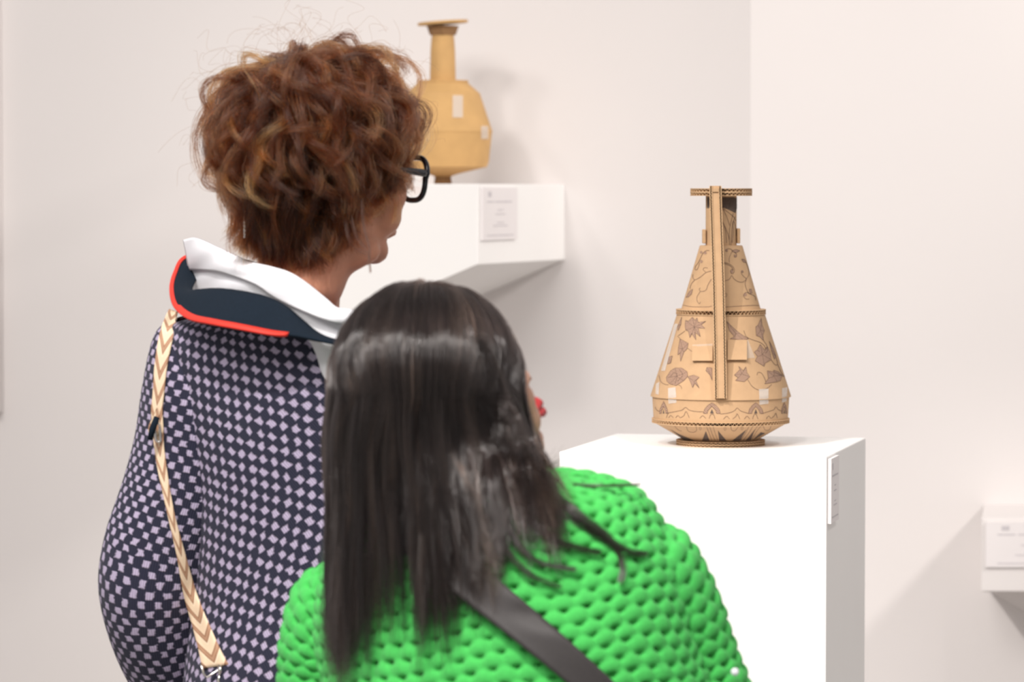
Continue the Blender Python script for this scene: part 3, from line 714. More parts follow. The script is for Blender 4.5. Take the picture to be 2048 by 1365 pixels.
def head_blobs(C, R, s=1.0):
    def p(x, y, z): return np.asarray(C) + R @ (np.array([x, y, z]) * s)
    B = [blob_ell(p(0, -.018, .042), np.array([.074, .090, .076]) * s, R), blob_ell(p(0, .030, -.005), np.array([.062, .064, .075]) * s, R),
         blob_ell(p(0, .036, -.062), np.array([.047, .052, .036]) * s, R), blob_ell(p(0, .076, -.092), np.array([.021, .017, .017]) * s, R),
         blob_cap(p(-.056, -.002, -.045), p(-.024, .064, -.092), .020 * s, .016 * s), blob_cap(p(.056, -.002, -.045), p(.024, .064, -.092), .020 * s, .016 * s),
         blob_ell(p(0, .074, .030), np.array([.048, .018, .012]) * s, R), blob_cap(p(0, .088, .012), p(0, .106, -.026), .007 * s, .011 * s),
         blob_ell(p(-.011, .097, -.031), np.array([.009, .010, .008]) * s, R), blob_ell(p(.011, .097, -.031), np.array([.009, .010, .008]) * s, R),
         blob_ell(p(0, .084, -.058), np.array([.024, .013, .012]) * s, R), blob_ell(p(0, .083, -.068), np.array([.021, .012, .008]) * s, R)]
    for q in (-1, 1):
        B += [blob_ell(p(q * .042, .060, -.026), np.array([.028, .026, .027]) * s, R), blob_ell(p(q * .038, .060, -.052), np.array([.024, .024, .026]) * s, R),
              blob_ell(p(q * .076, -.006, -.008), np.array([.008, .017, .030]) * s, R), blob_cap(p(q * .074, .008, -.03), p(q * .078, -.016, .018), .005 * s, .006 * s)]
    return B
def head_bits(C, R, parent, lip_mat, s=1.0, liplift=0.0):
    def p(x, y, z): return np.asarray(C) + R @ (np.array([x, y, z]) * s)
    for q in (-1, 1):
        v, f = blob_ell(p(q * .031, .077, .004), np.array([.0125] * 3) * s); mesh_obj('eye', v, f, M['eye'], parent, True)
        m = MB(); m.tube([p(q * .012, .092, .026), p(q * .03, .090, .033), p(q * .05, .078, .027)], .003 * s, 6); m.build('eyebrow', M['cap_red'] if lip_mat != 'lips' else M['cap_black'], parent, True)
    m = MB()
    m.tube([p(-.025, .080, -.063), p(-.012, .094 + liplift, -.058), p(0, .097 + liplift, -.059), p(.012, .094 + liplift, -.058), p(.025, .080, -.063)], [.002, .0055, .006, .0055, .002], 8)
    m.tube([p(-.025, .080, -.063), p(-.012, .092 + liplift, -.069), p(0, .095 + liplift, -.070), p(.012, .092 + liplift, -.069), p(.025, .080, -.063)], [.002, .006, .007, .006, .002], 8)
    m.build('lips', M[lip_mat], parent, True)
def hand_blobs(w, d, side, up=np.array([0, 0, 1.0])):
    """relaxed hand at wrist w pointing along d; side: direction of the thumb"""
    w, d, side = (np.asarray(q, float) for q in (w, d, side)); d = d / np.linalg.norm(d); side = side - d * np.dot(side, d); side /= np.linalg.norm(side); nrm = np.cross(d, side)
    R = np.column_stack([side, d, nrm]); B = [blob_ell(w + d * .045, (.038, .05, .014), R)]
    for k, L_ in enumerate((.066, .074, .07, .055)):
        b = w + d * .085 + side * (.027 - .018 * k); m1 = b + d * L_ * .45 - nrm * .008; e = m1 + d * L_ * .4 - nrm * .022
        B += [blob_cap(b, m1, .0085, .008, 4, 8), blob_cap(m1, e, .008, .007, 4, 8)]
    b = w + d * .03 + side * .032; m1 = b + d * .03 + side * .02; e = m1 + d * .026 - nrm * .008; B += [blob_cap(b, m1, .011, .0095, 4, 8), blob_cap(m1, e, .0095, .008, 4, 8)]
    return B
def leg_blobs(loc, R):
    W_ = lambda x, y, z: np.array([loc[0], loc[1], 0]) + R @ np.array([x, y, z]); B = [blob_ell(W_(0, -.01, .93), (.155, .115, .12), R), blob_ell(W_(0, 0, 1.07), (.13, .095, .12), R)]
    for q in (-1, 1):
        B += [blob_cap(W_(q * .085, -.01, .90), W_(q * .09, .01, .50), .085, .056), blob_cap(W_(q * .09, .01, .50), W_(q * .09, -.02, .09), .055, .036), blob_cap(W_(q * .09, -.03, .045), W_(q * .095, .12, .035), .040, .030)]
    return B
def legwear(loc, R, parent, top=.98):
    W_ = lambda x, y, z: np.array([loc[0], loc[1], 0]) + R @ np.array([x, y, z])
    B = [blob_ell(W_(0, -.01, .93), (.172, .132, .13), R)]
    for q in (-1, 1): B += [blob_cap(W_(q * .085, -.01, .90), W_(q * .09, .01, .50), .098, .072), blob_cap(W_(q * .09, .01, .50), W_(q * .09, -.02, .10), .070, .058)]
    remesh('trousers', B, .010, M['dark_trouser'], parent, 3)
    for q in (-1, 1): remesh('shoe', [blob_cap(W_(q * .09, -.04, .05), W_(q * .095, .15, .042), .047, .038), blob_cap(W_(q * .09, -.04, .06), W_(q * .09, -.035, .10), .045, .045)], .008, M['shoe'], parent, 2)

# ------------------------------------------------------------------ red-haired person
Z1 = 4.0
HC = P(646, 335, Z1); RH = rot_frame(math.radians(35), math.radians(-4))
L1 = np.array([P(640, 900, Z1)[0], 4.03]); PB = math.radians(50); RB = rot_frame(PB)
def W1(x, y, z): return np.array([L1[0], L1[1], 0]) + RB @ np.array([x, y, z])
p1 = empty('person', (L1[0], L1[1], 0), 'person with curly auburn hair in navy and lilac checked sweater, seen from behind', 'person')
# body
armL = [P(420, 700, 4.08), P(322, 1175, 4.10), P(470, 1500, 4.24)]; armR = [W1(.15, 0, 1.35), W1(.19, .02, 1.08), W1(.17, .12, .84)]
B = leg_blobs(L1, RB) + [blob_ell(W1(0, .01, 1.22), (.135, .09, .15), RB), blob_cap(W1(-.10, 0, 1.345), W1(.11, 0, 1.345), .045, .045),
     blob_cap(P(585, 660, 4.02), P(612, 430, 4.0), .054, .047), blob_cap(P(620, 560, 3.99), P(665, 470, 3.99), .042, .036), blob_cap(P(672, 520, 3.99), P(738, 503, 3.985), .024, .014)]
for A_ in (armL, armR): B += [blob_cap(A_[0], A_[1], .045, .038), blob_cap(A_[1], A_[2], .037, .025)]
B += hand_blobs(armL[2], armL[2] - armL[1], RB @ np.array([0, .3, 1])) + hand_blobs(armR[2], armR[2] - armR[1], RB @ np.array([0, .1, 1])) + head_blobs(HC, RH)
body1 = remesh('body', B, .0046, M['skin'], p1, 5)
head_bits(HC, RH, p1, 'skin')
legwear(L1, RB, p1)
# sweater body and sleeves
rg = []
for (z, a, b, cx, cy) in ((1.401, .095, .085, -.03, -.035), (1.399, .125, .10, -.035, -.03), (1.388, .150, .112, -.035, -.025), (1.36, .170, .120, -.03, -.02), (1.30, .178, .122, -.02, -.01), (1.2, .168, .120, 0, 0), (1.1, .166, .124, 0, 0), (1.0, .175, .135, 0, 0), (.9, .185, .145, 0, 0), (.80, .18, .145, 0, 0)):
    rg.append((W1(cx, cy, z), RB @ np.array([a, 0, 0]), RB @ np.array([0, b, 0])))
def fold(G, amp, k, ph):
    nn = grid_normals(G); u, v, c_ = grid_uv(G); uu, vv = np.meshgrid(u, v)
    return G + nn * (amp * (np.sin(k * uu + 9 * vv + ph) * np.sin(14 * vv + ph * 2) + .6 * np.sin(23 * vv - 6 * uu + ph)))[..., None]
Gt = fold(loft(rg, 150, 200, 2.2), .0035, 22, .4)
sw1 = grid_obj('sweater', Gt, M['check_knit'], p1, (.0212, .0108), None, math.radians(36))
sl = [(430, 655, 4.06, .045), (424, 690, 4.065, .066), (402, 800, 4.07, .072), (382, 900, 4.075, .072), (357, 1000, 4.08, .072), (330, 1100, 4.09, .073), (321, 1175, 4.10, .073), (338, 1280, 4.13, .070), (375, 1370, 4.17, .065), (430, 1470, 4.22, .056), (470, 1530, 4.25, .045)]
def sleeve_rings(pts):
    C = [P(x, y, d) for x, y, d, r in pts]; out = []
    for i, (x, y, d, r) in enumerate(pts):
        t = C[min(i + 1, len(C) - 1)] - C[max(i - 1, 0)]; t /= np.linalg.norm(t); a = np.array([1.0, 0, 0]); a -= t * np.dot(a, t); a /= np.linalg.norm(a); b = np.cross(t, a)
        out.append((C[i], a * r, b * r * .95))
    return out
Gs = fold(loft(sleeve_rings(sl), 150, 120), .004, 30, 1.3)
sv1 = grid_obj('sleeve', Gs, M['check_knit'], p1, (.0180, .0094))
def sleeve_w(pts):
    C = [q[0] for q in pts]; out = []
    for i, (c, r) in enumerate(pts):
        t = C[min(i + 1, len(C) - 1)] - C[max(i - 1, 0)]; t /= np.linalg.norm(t); a = np.array([1.0, 0, 0]); a -= t * np.dot(a, t); a /= np.linalg.norm(a); out.append((c, a * r, np.cross(t, a) * r))
    return out
grid_obj('sleeve', loft(sleeve_w([(W1(.12, 0, 1.37), .05), (W1(.155, 0, 1.34), .068), (W1(.185, .01, 1.2), .066), (W1(.19, .02, 1.08), .062), (W1(.182, .06, .98), .055), (W1(.172, .11, .87), .045)]), 80, 80), M['check_knit'], p1, (.0180, .0094))
# navy collar with red piping, white shirt collar
def PL(q): return [P(*a) for a in q]
Oe = [(710, 700, 3.86), (650, 686, 3.845), (587, 673, 3.85), (540, 669, 3.86), (481, 658, 3.875), (422, 647, 3.90), (379, 637, 3.94), (352, 614, 3.99), (343, 578, 4.04), (350, 546, 4.09), (368, 517, 4.14), (420, 505, 4.18), (520, 530, 4.20)]
Te = [(715, 690, 3.88), (665, 680, 3.865), (635, 667, 3.868), (606, 643, 3.878), (572, 614, 3.89), (535, 596, 3.90), (490, 585, 3.92), (440, 579, 3.95), (400, 581, 3.985), (385, 583, 4.03), (388, 570, 4.07), (400, 548, 4.11), (430, 535, 4.14), (520, 555, 4.15)]
strip_loft('coat_collar', PL(Te), PL(Oe), M['navy_cloth'], p1, 80, 10, .004, .006)
n = 90; oe = catmull(PL(Oe), n); te = catmull(PL(Te), n); k0 = int(n * .155); rp, rb = [], []
for i in range(k0, n - 8):
    px_ = PX(oe[i])[0]; w = .0062 if i < n * .5 else .0036; inn = te[i] - oe[i]; inn /= np.linalg.norm(inn) + 1e-9
    tw = np.array([0, -.0045, 0]); rp.append(oe[i] + inn * w + tw); rb.append(oe[i] - inn * .0015 + tw)
strip_loft('collar_piping', rp, rb, M['red_trim'], p1, 80, 4, .004, .0015)
St = [(368, 480, 4.10), (393, 477, 4.06), (437, 496, 4.01), (496, 523, 3.965), (545, 535, 3.935), (580, 546, 3.915), (613, 567, 3.895), (651, 598, 3.88), (674, 617, 3.875), (702, 621, 3.88), (740, 640, 3.90)]
Sm = [(381, 540, 4.10), (410, 541, 4.045), (446, 545, 3.99), (510, 568, 3.94), (545, 592, 3.915), (575, 608, 3.895), (606, 622, 3.875), (640, 636, 3.865), (668, 644, 3.86), (700, 650, 3.87), (745, 670, 3.90)]
Sb = [(386, 584, 4.12), (412, 590, 4.06), (450, 592, 4.0), (510, 600, 3.955), (550, 620, 3.93), (585, 640, 3.91), (612, 660, 3.89), (645, 690, 3.88), (670, 700, 3.875), (700, 705, 3.88), (745, 720, 3.91)]
strip_loft('shirt_collar', PL(St), PL(Sm), M['shirt'], p1, 90, 14, .003, .006, (40, 5), .003)
strip_loft('collar_stand', PL([(a[0], a[1] - 6, a[2] + .012) for a in Sm]), PL(Sb), M['shirt'], p1, 90, 10, .003, .003, (40, 4), .002)
Sf = [(x, y, d + .045) for x, y, d in St]
strip_loft('collar_lining', PL([(368, 480, 4.10), (393, 477, 4.09), (440, 497, 4.08), (500, 525, 4.07), (520, 540, 4.08)]), PL([(381, 556, 4.12), (405, 560, 4.10), (450, 570, 4.09), (510, 590, 4.08), (530, 600, 4.09)]), M['shirt'], p1, 40, 8, .003)
strip_loft('shirt_front', PL([(600, 640, 3.90), (640, 640, 3.88), (690, 640, 3.89), (760, 660, 3.95)]), PL([(625, 700, 3.90), (660, 770, 3.885), (705, 780, 3.90), (770, 790, 3.96)]), M['shirt'], p1, 30, 12, .003, 0, (12, 9))
# glasses
def H1(x, y, z): return HC + RH @ np.array([x, y, z])
gl = empty('eyeglasses', tuple(H1(0, .105, -.01)), 'black-framed eyeglasses on the auburn-haired person', 'glasses')
for q in (-1, 1):
    pts = []
    for k in range(40):
        a = 2 * math.pi * k / 40; ca, sa = math.cos(a), math.sin(a); xx = math.copysign(abs(ca) ** .7, ca) * .029; zz = math.copysign(abs(sa) ** .75, sa) * .025
        pts.append((q * (.034 + xx * (1 + .12 * (zz > 0))), .110 - .35 * (xx + .029) ** 2 * 4 - .004, zz - .006))
    m = MB(); m.tube([H1(*t) for t in pts], .0034, 8, closed=True); m.build('rim', M['frame_black'], gl, True)
    m = MB(); m.add([H1(*t) for t in pts] + [H1(t[0], t[1] - .0012, t[2]) for t in pts], [tuple(range(40)), tuple(range(79, 39, -1))] + [(k, (k + 1) % 40, 40 + (k + 1) % 40, 40 + k) for k in range(40)]); m.build('lens', M['lens'], gl)
    m = MB(); m.tube([H1(q * .064, .100, -.001), H1(q * .072, .092, .0), H1(q * .078, .04, .002), H1(q * .081, -.01, .0), H1(q * .079, -.03, -.018)], [.0042, .0045, .0028, .0026, .0026], 8); m.build('temple', M['frame_black'], gl, True)
m = MB(); m.tube([H1(-.007, .110, -.002), H1(0, .113, .001), H1(.007, .110, -.002)], .0025, 8); m.build('bridge', M['frame_black'], gl, True)
# hair
def red_hair():
    ctr = np.array([0, -.014, .034]); skull = np.array([.076, .094, .082]); locks = 520; per = 34; K = 20
    allp, allr, allt = [], [], []; crown = np.array([.05, -.35, .94]); crown /= np.linalg.norm(crown); made = 0; rng = RNG
    while made < locks:
        n0 = rng.normal(size=3); n0 /= np.linalg.norm(n0)
        if made < 90: n0 = crown + rng.normal(size=3) * .28; n0 /= np.linalg.norm(n0)
        if n0[2] < -.62: continue
        if n0[1] > .30 and n0[2] < .50: continue
        if n0[1] > .05 and n0[2] < -.30: continue
        if n0[2] < -.35 and abs(n0[0]) > .75: continue
        made += 1
        ax = np.cross(crown, n0); s_ = np.linalg.norm(ax)
        if s_ < .15: ax = rng.normal(size=3); ax -= n0 * np.dot(ax, n0)
        ax /= np.linalg.norm(ax); ax = ax + n0 * rng.normal() * .55 + rng.normal(size=3) * .25; ax -= n0 * np.dot(ax, n0); ax /= np.linalg.norm(ax)
        low = max(0, min(1, (.15 - n0[2]) / .7)); front = max(0, n0[1])
        L_ = rng.uniform(.075, .125) * (1 - .25 * low) * (1 - .25 * front); vol = rng.uniform(.020, .058) * (1 - .80 * low) * (1 - .30 * front)
        if n0[0] > .3 and n0[1] > -.2: L_ *= 1.05
        ang = L_ / .10; cr = rng.uniform(.006, .017) * (1 - .4 * low); tw = rng.uniform(.6, 1.5) * rng.choice([-1, 1]); ph = rng.uniform(0, 6.28); layer = rng.uniform(.35, 1.0)
        t = np.linspace(0, 1, K); base = np.zeros((K, 3))
        for i, q in enumerate(t):
            a = ang * q; c, s = math.cos(a), math.sin(a); d = n0 * c + np.cross(ax, n0) * s + ax * np.dot(ax, n0) * (1 - c)
            h = vol * layer * (1 - (1 - q) ** 2.2) * (1 - .22 * q * q) + .002
            base[i] = ctr + d * skull + d * h
        # past the skull hair hangs rather than curling under
        base[:, 2] -= .012 * t ** 2
        tang = np.gradient(base, axis=0); tang /= np.linalg.norm(tang, axis=1, keepdims=True) + 1e-9
        e1 = np.cross(tang, n0); e1 /= np.linalg.norm(e1, axis=1, keepdims=True) + 1e-9; e2 = np.cross(tang, e1)
        env = np.clip(t * 2.2, 0, 1); cu = cr * env * (1 + .3 * t)
        base = base + e1 * (cu * np.cos(2 * math.pi * tw * t + ph))[:, None] + e2 * (cu * np.sin(2 * math.pi * tw * t + ph))[:, None]
        lt = np.clip(rng.normal(.42, .21), .03, .95)
        sp = rng.uniform(.0026, .0052); A = rng.normal(size=(per, 2)) * sp; fr = rng.uniform(.0, 1, size=(per, 1)) ** 2
        shrink = (1 - .55 * t)[None, :] + .9 * fr * t[None, :] ** 2
        pts = base[None] + e1[None] * (A[:, :1] * shrink)[..., None] + e2[None] * (A[:, 1:] * shrink)[..., None]
        wig = rng.normal(size=(per, 3, 3)) * .0014
        for k in range(3): pts += (np.sin((k + 1) * 2.1 * t * math.pi + rng.uniform(0, 6, size=(per, 1)))[..., None] * wig[:, k][:, None, :]) * (t ** .7)[None, :, None]
        rad = np.broadcast_to((.00021 * (1 - .6 * t ** 2))[None], (per, K)).copy()
        tt = np.clip(lt + rng.normal(size=(per, 1)) * .14 + .16 * t[None] - .08, 0, 1)
        allp.append(pts); allr.append(rad); allt.append(tt)
    # loose flyaway hairs
    for _ in range(420):
        n0 = rng.normal(size=3); n0 /= np.linalg.norm(n0)
        if n0[2] < -.2 or (n0[1] > .5 and n0[2] < .45): continue
        t = np.linspace(0, 1, K); ax = rng.normal(size=3); ax -= n0 * np.dot(ax, n0); ax /= np.linalg.norm(ax); tv = np.cross(ax, n0)
        L_ = rng.uniform(.03, .09); out = rng.uniform(.035, .075); b = ctr + n0 * skull
        base = b[None] + n0[None] * (out * np.sin(t * rng.uniform(1.4, 2.4)))[:, None] + tv[None] * (L_ * t)[:, None] + ax[None] * (rng.uniform(.004, .014) * np.sin(t * rng.uniform(5, 14) + rng.uniform(0, 6)))[:, None]
        allp.append(base[None]); allr.append(np.full((1, K), .00009)); allt.append(np.full((1, K), .5))
    # two loose wisps beside the jaw
    for (a_, b_, c_, d_) in (((700, 420, 3.915), (712, 470, 3.90), (735, 505, 3.89), (741, 545, 3.885)), ((690, 440, 3.915), (698, 480, 3.905), (715, 500, 3.895), (738, 512, 3.89)), ((722, 400, 3.91), (726, 450, 3.90), (738, 500, 3.89), (735, 530, 3.885))):
        w = (catmull([P(*a_), P(*b_), P(*c_), P(*d_)], K) - HC) @ RH
        for _ in range(9): allp.append((w + rng.normal(size=3) * .0012)[None]); allr.append(np.full((1, K), .00014)); allt.append(np.full((1, K), .1))
    pts = np.concatenate(allp) @ RH.T + HC; rads = np.concatenate(allr); tints = np.concatenate(allt)
    B = [blob_ell(HC + RH @ (ctr + np.array([0, -.008, .008])), (.086, .096, .090), RH), blob_cap(HC + RH @ np.array([0, -.062, -.03]), P(590, 500, 4.0), .052, .038)]
    cap = remesh('hair_base', B, .007, M['cap_red'], p1, 3)
    # locks on the nape, behind the ear and in front of the temple
    bv = bvh_of([cap, body1]); xp, xr, xt = [], [], []; t = np.linspace(0, 1, K)
    def px_lock(root, tip, lift_, per_, amp, lt, sp):
        (x0, y0), (x1, y1) = root, tip; mid = ((x0 + x1) / 2 + rng.normal() * amp, (y0 + y1) / 2 + rng.normal() * amp * .5); q = catmull([root, mid, tip], K)
        q[:, 0] += amp * np.sin(t * rng.uniform(3, 7) + rng.uniform(0, 6)) * t
        D = np.array([hit(x, y, bv) or np.nan for x, y in q]); ok = ~np.isnan(D)
        if ok.sum() < 3: return
        D = np.interp(np.arange(K), np.arange(K)[ok], D[ok]); D = np.convolve(np.pad(D, 3, mode='edge'), np.ones(7) / 7, 'valid') - lift_ * (.5 + np.sin(t * 2.4))
        base = np.array([P(x, y, d) for (x, y), d in zip(q, D)]); A = rng.normal(size=(per_, 1, 3)) * sp; fr = rng.uniform(0, 1, size=(per_, 1, 1)) ** 2
        pp = base[None] + A * ((1 - .6 * t)[None, :, None] + .9 * fr * (t ** 2)[None, :, None]) + np.sin(3 * t[None, :, None] * rng.uniform(1, 2.5, size=(per_, 1, 1)) + rng.uniform(0, 6, size=(per_, 1, 1))) * rng.normal(size=(per_, 1, 3)) * .0014 * t[None, :, None]
        xp.append(pp); xr.append(np.broadcast_to((.0002 * (1 - .6 * t ** 2))[None], (per_, K))); xt.append(np.clip(lt + rng.normal(size=(per_, 1)) * .13 + .15 * t[None], 0, 1))
    for _ in range(170):
        x = rng.uniform(455, 700); ye = np.interp(x, [455, 480, 520, 600, 650, 690, 715], [455, 495, 520, 532, 520, 490, 460]) + rng.normal() * 9; y0 = ye - rng.uniform(60, 150)
        px_lock((x + (600 - x) * .12 + rng.normal() * 10, y0), (x + rng.normal() * 8, ye), rng.uniform(.004, .014), 30, 9, np.clip(rng.normal(.30, .2), 0, 1), rng.uniform(.0025, .005))
    for _ in range(120):
        x = rng.uniform(690, 822); ye = np.interp(x, [690, 725, 745, 770, 800, 822], [480, 440, 412, 388, 366, 345]) + rng.normal() * 10; y0 = ye - rng.uniform(70, 150)
        px_lock((x - rng.uniform(5, 40), y0), (x, ye), rng.uniform(.006, .020), 30, 12, np.clip(rng.normal(.38, .22), 0, 1), rng.uniform(.0025, .005))
    pts = np.concatenate([pts] + xp); rads = np.concatenate([rads] + xr); tints = np.concatenate([tints] + xt)
    hair_obj('hair', pts, rads, tints, M['hair_red'], p1)
red_hair()
# earring
m = MB(); ep = [P(489, 432 + 4 * k, 3.93) for k in range(12)]
m.tube(ep, [.0007 + .0006 * (k % 2) for k in range(12)], 6)
tag(m.build('earring', M['steel']), 'thin silver dangling earring against auburn hair at the nape', 'earring')
# shoulder bag with chevron strap
bvh1 = bvh_of([sw1, sv1])
bag1 = empty('shoulder_bag', tuple(P(470, 1560, 3.83)), 'shoulder bag with beige chevron-woven strap over checked sweater', 'bag')
lft = [(338, 618), (328, 640), (318, 672), (309, 730), (305, 790), (302, 820), (305, 860), (308, 893), (315, 940), (325, 985), (337, 1040), (352, 1106), (368, 1194), (386, 1258), (399, 1310), (404, 1338)]
rgt_ = [(356, 624), (352, 648), (345, 680), (334, 735), (328, 790), (325, 820), (327, 860), (328, 893), (334, 940), (341, 985), (352, 1040), (370, 1106), (396, 1194), (424, 1262), (446, 1310), (458, 1330)]
st1, SF = ribbon('strap', lft, rgt_, bvh1, .004, M['chevron'], bag1, 90, 7, .0025, .030)
def ringrect(c, u, v, hu, hv, r, name, parent, mat_):
    pts = []
    for k in range(24):
        a = 2 * math.pi * k / 24; ca, sa = math.cos(a), math.sin(a)
        pts.append(c + u * hu * math.copysign(abs(ca) ** .4, ca) + v * hv * math.copysign(abs(sa) ** .4, sa))
    m = MB(); m.tube(pts, r, 8, closed=True); return m.build(name, mat_, parent, True)
i0 = 30; cb = SF[i0, 3] + np.array([0, -.004, 0]); uu = SF[i0, 6] - SF[i0, 0]; uu /= np.linalg.norm(uu); vv = SF[i0 + 4, 3] - SF[i0 - 4, 3]; vv /= np.linalg.norm(vv)
ringrect(cb, uu * .5 + np.array([0, .8, 0]) * .3, vv, .007, .011, .0016, 'slider_buckle', bag1, M['steel'])
m = MB(); q0, q1 = P(314, 835, SF[i0, 3][1] - .012), P(300, 880, SF[i0, 3][1] - .008); m.tube([q0, (q0 + q1) / 2 + np.array([-.001, 0, 0]), q1], [.0035, .004, .003], 8); m.build('strap_keeper', M['navy_cloth'], bag1, True)
m = MB(); l0 = ribbon('strap_loop', [(298, 850), (296, 862), (300, 872)], [(314, 815), (320, 850), (316, 872)], bvh1, .009, M['chevron'], bag1, 14, 5, .002, .05)
ce = SF[-1, 3]; ux = P(480, 1318, ce[1]) - P(412, 1352, ce[1]); ux /= np.linalg.norm(ux); vx = P(412, 1352, ce[1]) - P(402, 1328, ce[1]); vx /= np.linalg.norm(vx)
m = MB(); d_ = PX(ce)[2] - .004; m.tube([P(402, 1330, d_), P(407, 1348, d_), P(414, 1356, d_), P(442, 1338, d_), P(472, 1322, d_), P(470, 1312, d_)], [.0013] * 6, 8); m.build('strap_ring', M['steel'], bag1, True)
m = MB(); m.tube([P(440, 1332, d_ - .003), P(441, 1342, d_ - .006), P(440, 1352, d_ - .003)], [.0026, .003, .0022], 8); m.tube([P(440, 1350, d_ - .003), P(437, 1362, d_ - .003), P(443, 1380, d_ - .003), P(452, 1395, d_), P(462, 1382, d_), P(458, 1362, d_ - .002), P(450, 1350, d_ - .002)], .0019, 8); m.build('swivel_clip', M['steel'], bag1, True)
m = MB(); bc = P(470, 1560, 3.83); v, f = [], []
for dz in (-.13, -.06, .06, .085):
    w = {-.13: .10, -.06: .125, .06: .118, .085: .105}[dz]; t_ = {-.13: .03, -.06: .045, .06: .035, .085: .015}[dz]
    for a in np.linspace(0, 2 * math.pi, 24, endpoint=False): v.append(bc + RB @ np.array([t_ * math.cos(a) - .02, w * math.copysign(abs(math.sin(a)) ** .6, math.sin(a)), dz]) + np.array([0, -.03, 0]))
m.add(v, grid_faces(4, 24, True) + [tuple(range(24))[::-1], tuple(range(72, 96))]); m.build('bag_body', M['plum_leather'], bag1, True)

# ------------------------------------------------------------------ black-haired person
Z2 = 3.5
PH2 = math.radians(31); RH2 = rot_frame(PH2, math.radians(31)); H2C = P(832, 772, Z2) - RH2 @ np.array([0, -.018, .042]) * .90
PB2 = math.radians(65); RB2 = rot_frame(PB2); roll = math.radians(14)
R0, F0 = RB2[:, 0], RB2[:, 1]; ZU = np.array([0, 0, 1.0]); Rr = R0 * math.cos(roll) + ZU * math.sin(roll); Ur = ZU * math.cos(roll) - R0 * math.sin(roll)
S2 = P(985, 1130, 3.5)
def T2(x, y, z): return S2 + Rr * x + F0 * y + Ur * z
L2 = np.array([S2[0] + .03, S2[1] + .01]); 
p2 = empty('person', (L2[0], L2[1], 0), 'person with long black hair in bright green crochet sweater, seen from behind', 'person')
sR = T2(.16, 0, .0); sL = T2(-.16, 0, .0)
arR = [P(1268, 1158, 3.465), P(1448, 1480, 3.48), P(1330, 1620, 3.66)]; arL = [P(735, 1190, 3.60), P(657, 1480, 3.63), P(690, 1860, 3.66)]
B = leg_blobs(L2, RB2) + [blob_cap(S2 + Ur * -.05, np.array([L2[0], L2[1], 1.0]), .12, .12), blob_ell(T2(0, .01, -.1), (.15, .095, .14), RB2), blob_cap(T2(-.12, 0, -.01), T2(.12, 0, -.01), .045, .045),
     blob_cap(T2(-.03, 0, .04), H2C + RH2 @ np.array([0, -.035, -.04]), .052, .046)]
for A_ in (arR, arL): B += [blob_cap(A_[0], A_[1], .042, .036), blob_cap(A_[1], A_[2], .035, .024)]
B += hand_blobs(arR[2], arR[2] - arR[1], RB2 @ np.array([-.3, .3, 1])) + hand_blobs(arL[2], arL[2] - arL[1], RB2 @ np.array([.3, .3, 1])) + head_blobs(H2C, RH2, .90)
remesh('body', B, .0052, M['skin2'], p2, 5)
head_bits(H2C, RH2, p2, 'lips', .90, .008)
legwear(L2, RB2, p2)
CU, RV = .0205, .0150
def crochet(G, name):
    nn = grid_normals(G); u, v, circ = grid_uv(G); cols = max(1, round(circ / CU)); uu, vv = np.meshgrid(u / circ * cols, v / RV)
    wob = .18 * np.sin(uu * .9 + vv * .35) ; vv = vv + wob
    row = np.floor(vv); fu = (uu + .5 * np.mod(row, 2)) % 1.0; fv_ = vv - row
    h = .0031 * (np.abs(np.sin(math.pi * fu)) ** .6) * (np.abs(np.sin(math.pi * fv_)) ** .45)
    h += .0007 * np.sin(2 * math.pi * fu * 5 + row) * np.sin(math.pi * fv_)
    # eyelets sit where two puffs of a row meet the row below
    du = np.minimum(fu, 1 - fu) * CU; dv = fv_ * RV; dv2 = (1 - fv_) * RV
    r = np.sqrt(du ** 2 + (np.minimum(dv, 9) * 1.0) ** 2)
    r = r * (1 + .25 * np.sin(row * 2.7 + np.floor(uu + .5 * np.mod(row, 2)) * 1.9)); h -= .0075 * np.exp(-(r / .0038) ** 2)
    G2 = G + nn * h[..., None]
    hole = r < .0032
    keep = ~(hole[:-1] & np.roll(hole, -1, 1)[1:] & hole[1:])
    o = grid_obj(name, G2, M['green_knit'], p2, None, keep)
    grid_obj('underlayer', (G - nn * .008)[::6, ::4], M['underlayer'], p2)
    return o
rg = []
for (z, a, b, cx, cy) in ((.085, .062, .062, -.02, .0), (.078, .088, .075, -.01, -.005), (.062, .125, .088, 0, -.008), (.038, .165, .104, 0, -.006), (.006, .185, .117, -.002, -.004), (-.05, .200, .129, -.003, 0), (-.14, .200, .135, -.004, 0), (-.27, .196, .135, 0, 0), (-.42, .195, .14, .015, 0), (-.5, .19, .14, .02, 0)):
    rg.append((T2(cx, cy, z), Rr * a, F0 * b))
g_t = crochet(fold(loft(rg, 330, 520, 2.08), .004, 12, .2), 'sweater')
g_r = crochet(loft(sleeve_rings([(1235, 1105, 3.455, .038), (1278, 1138, 3.455, .057), (1330, 1228, 3.465, .057), (1380, 1322, 3.47, .048), (1412, 1410, 3.475, .049), (1450, 1490, 3.48, .054), (1400, 1570, 3.56, .05), (1340, 1620, 3.65, .042)]), 260, 190), 'sleeve')
g_l = crochet(loft(sleeve_rings([(735, 1175, 3.60, .04), (690, 1215, 3.62, .055), (668, 1290, 3.63, .056), (660, 1380, 3.64, .054), (657, 1480, 3.63, .054), (670, 1620, 3.64, .05), (687, 1800, 3.655, .042)]), 220, 170), 'sleeve')
v, f = blob_ell(P(1470, 1345, 3.40), (.004, .002, .004), None, 6, 10); mesh_obj('button', v, f, M['white_cotton'], p2, True)
bvh2 = bvh_of([g_t, g_r, g_l])
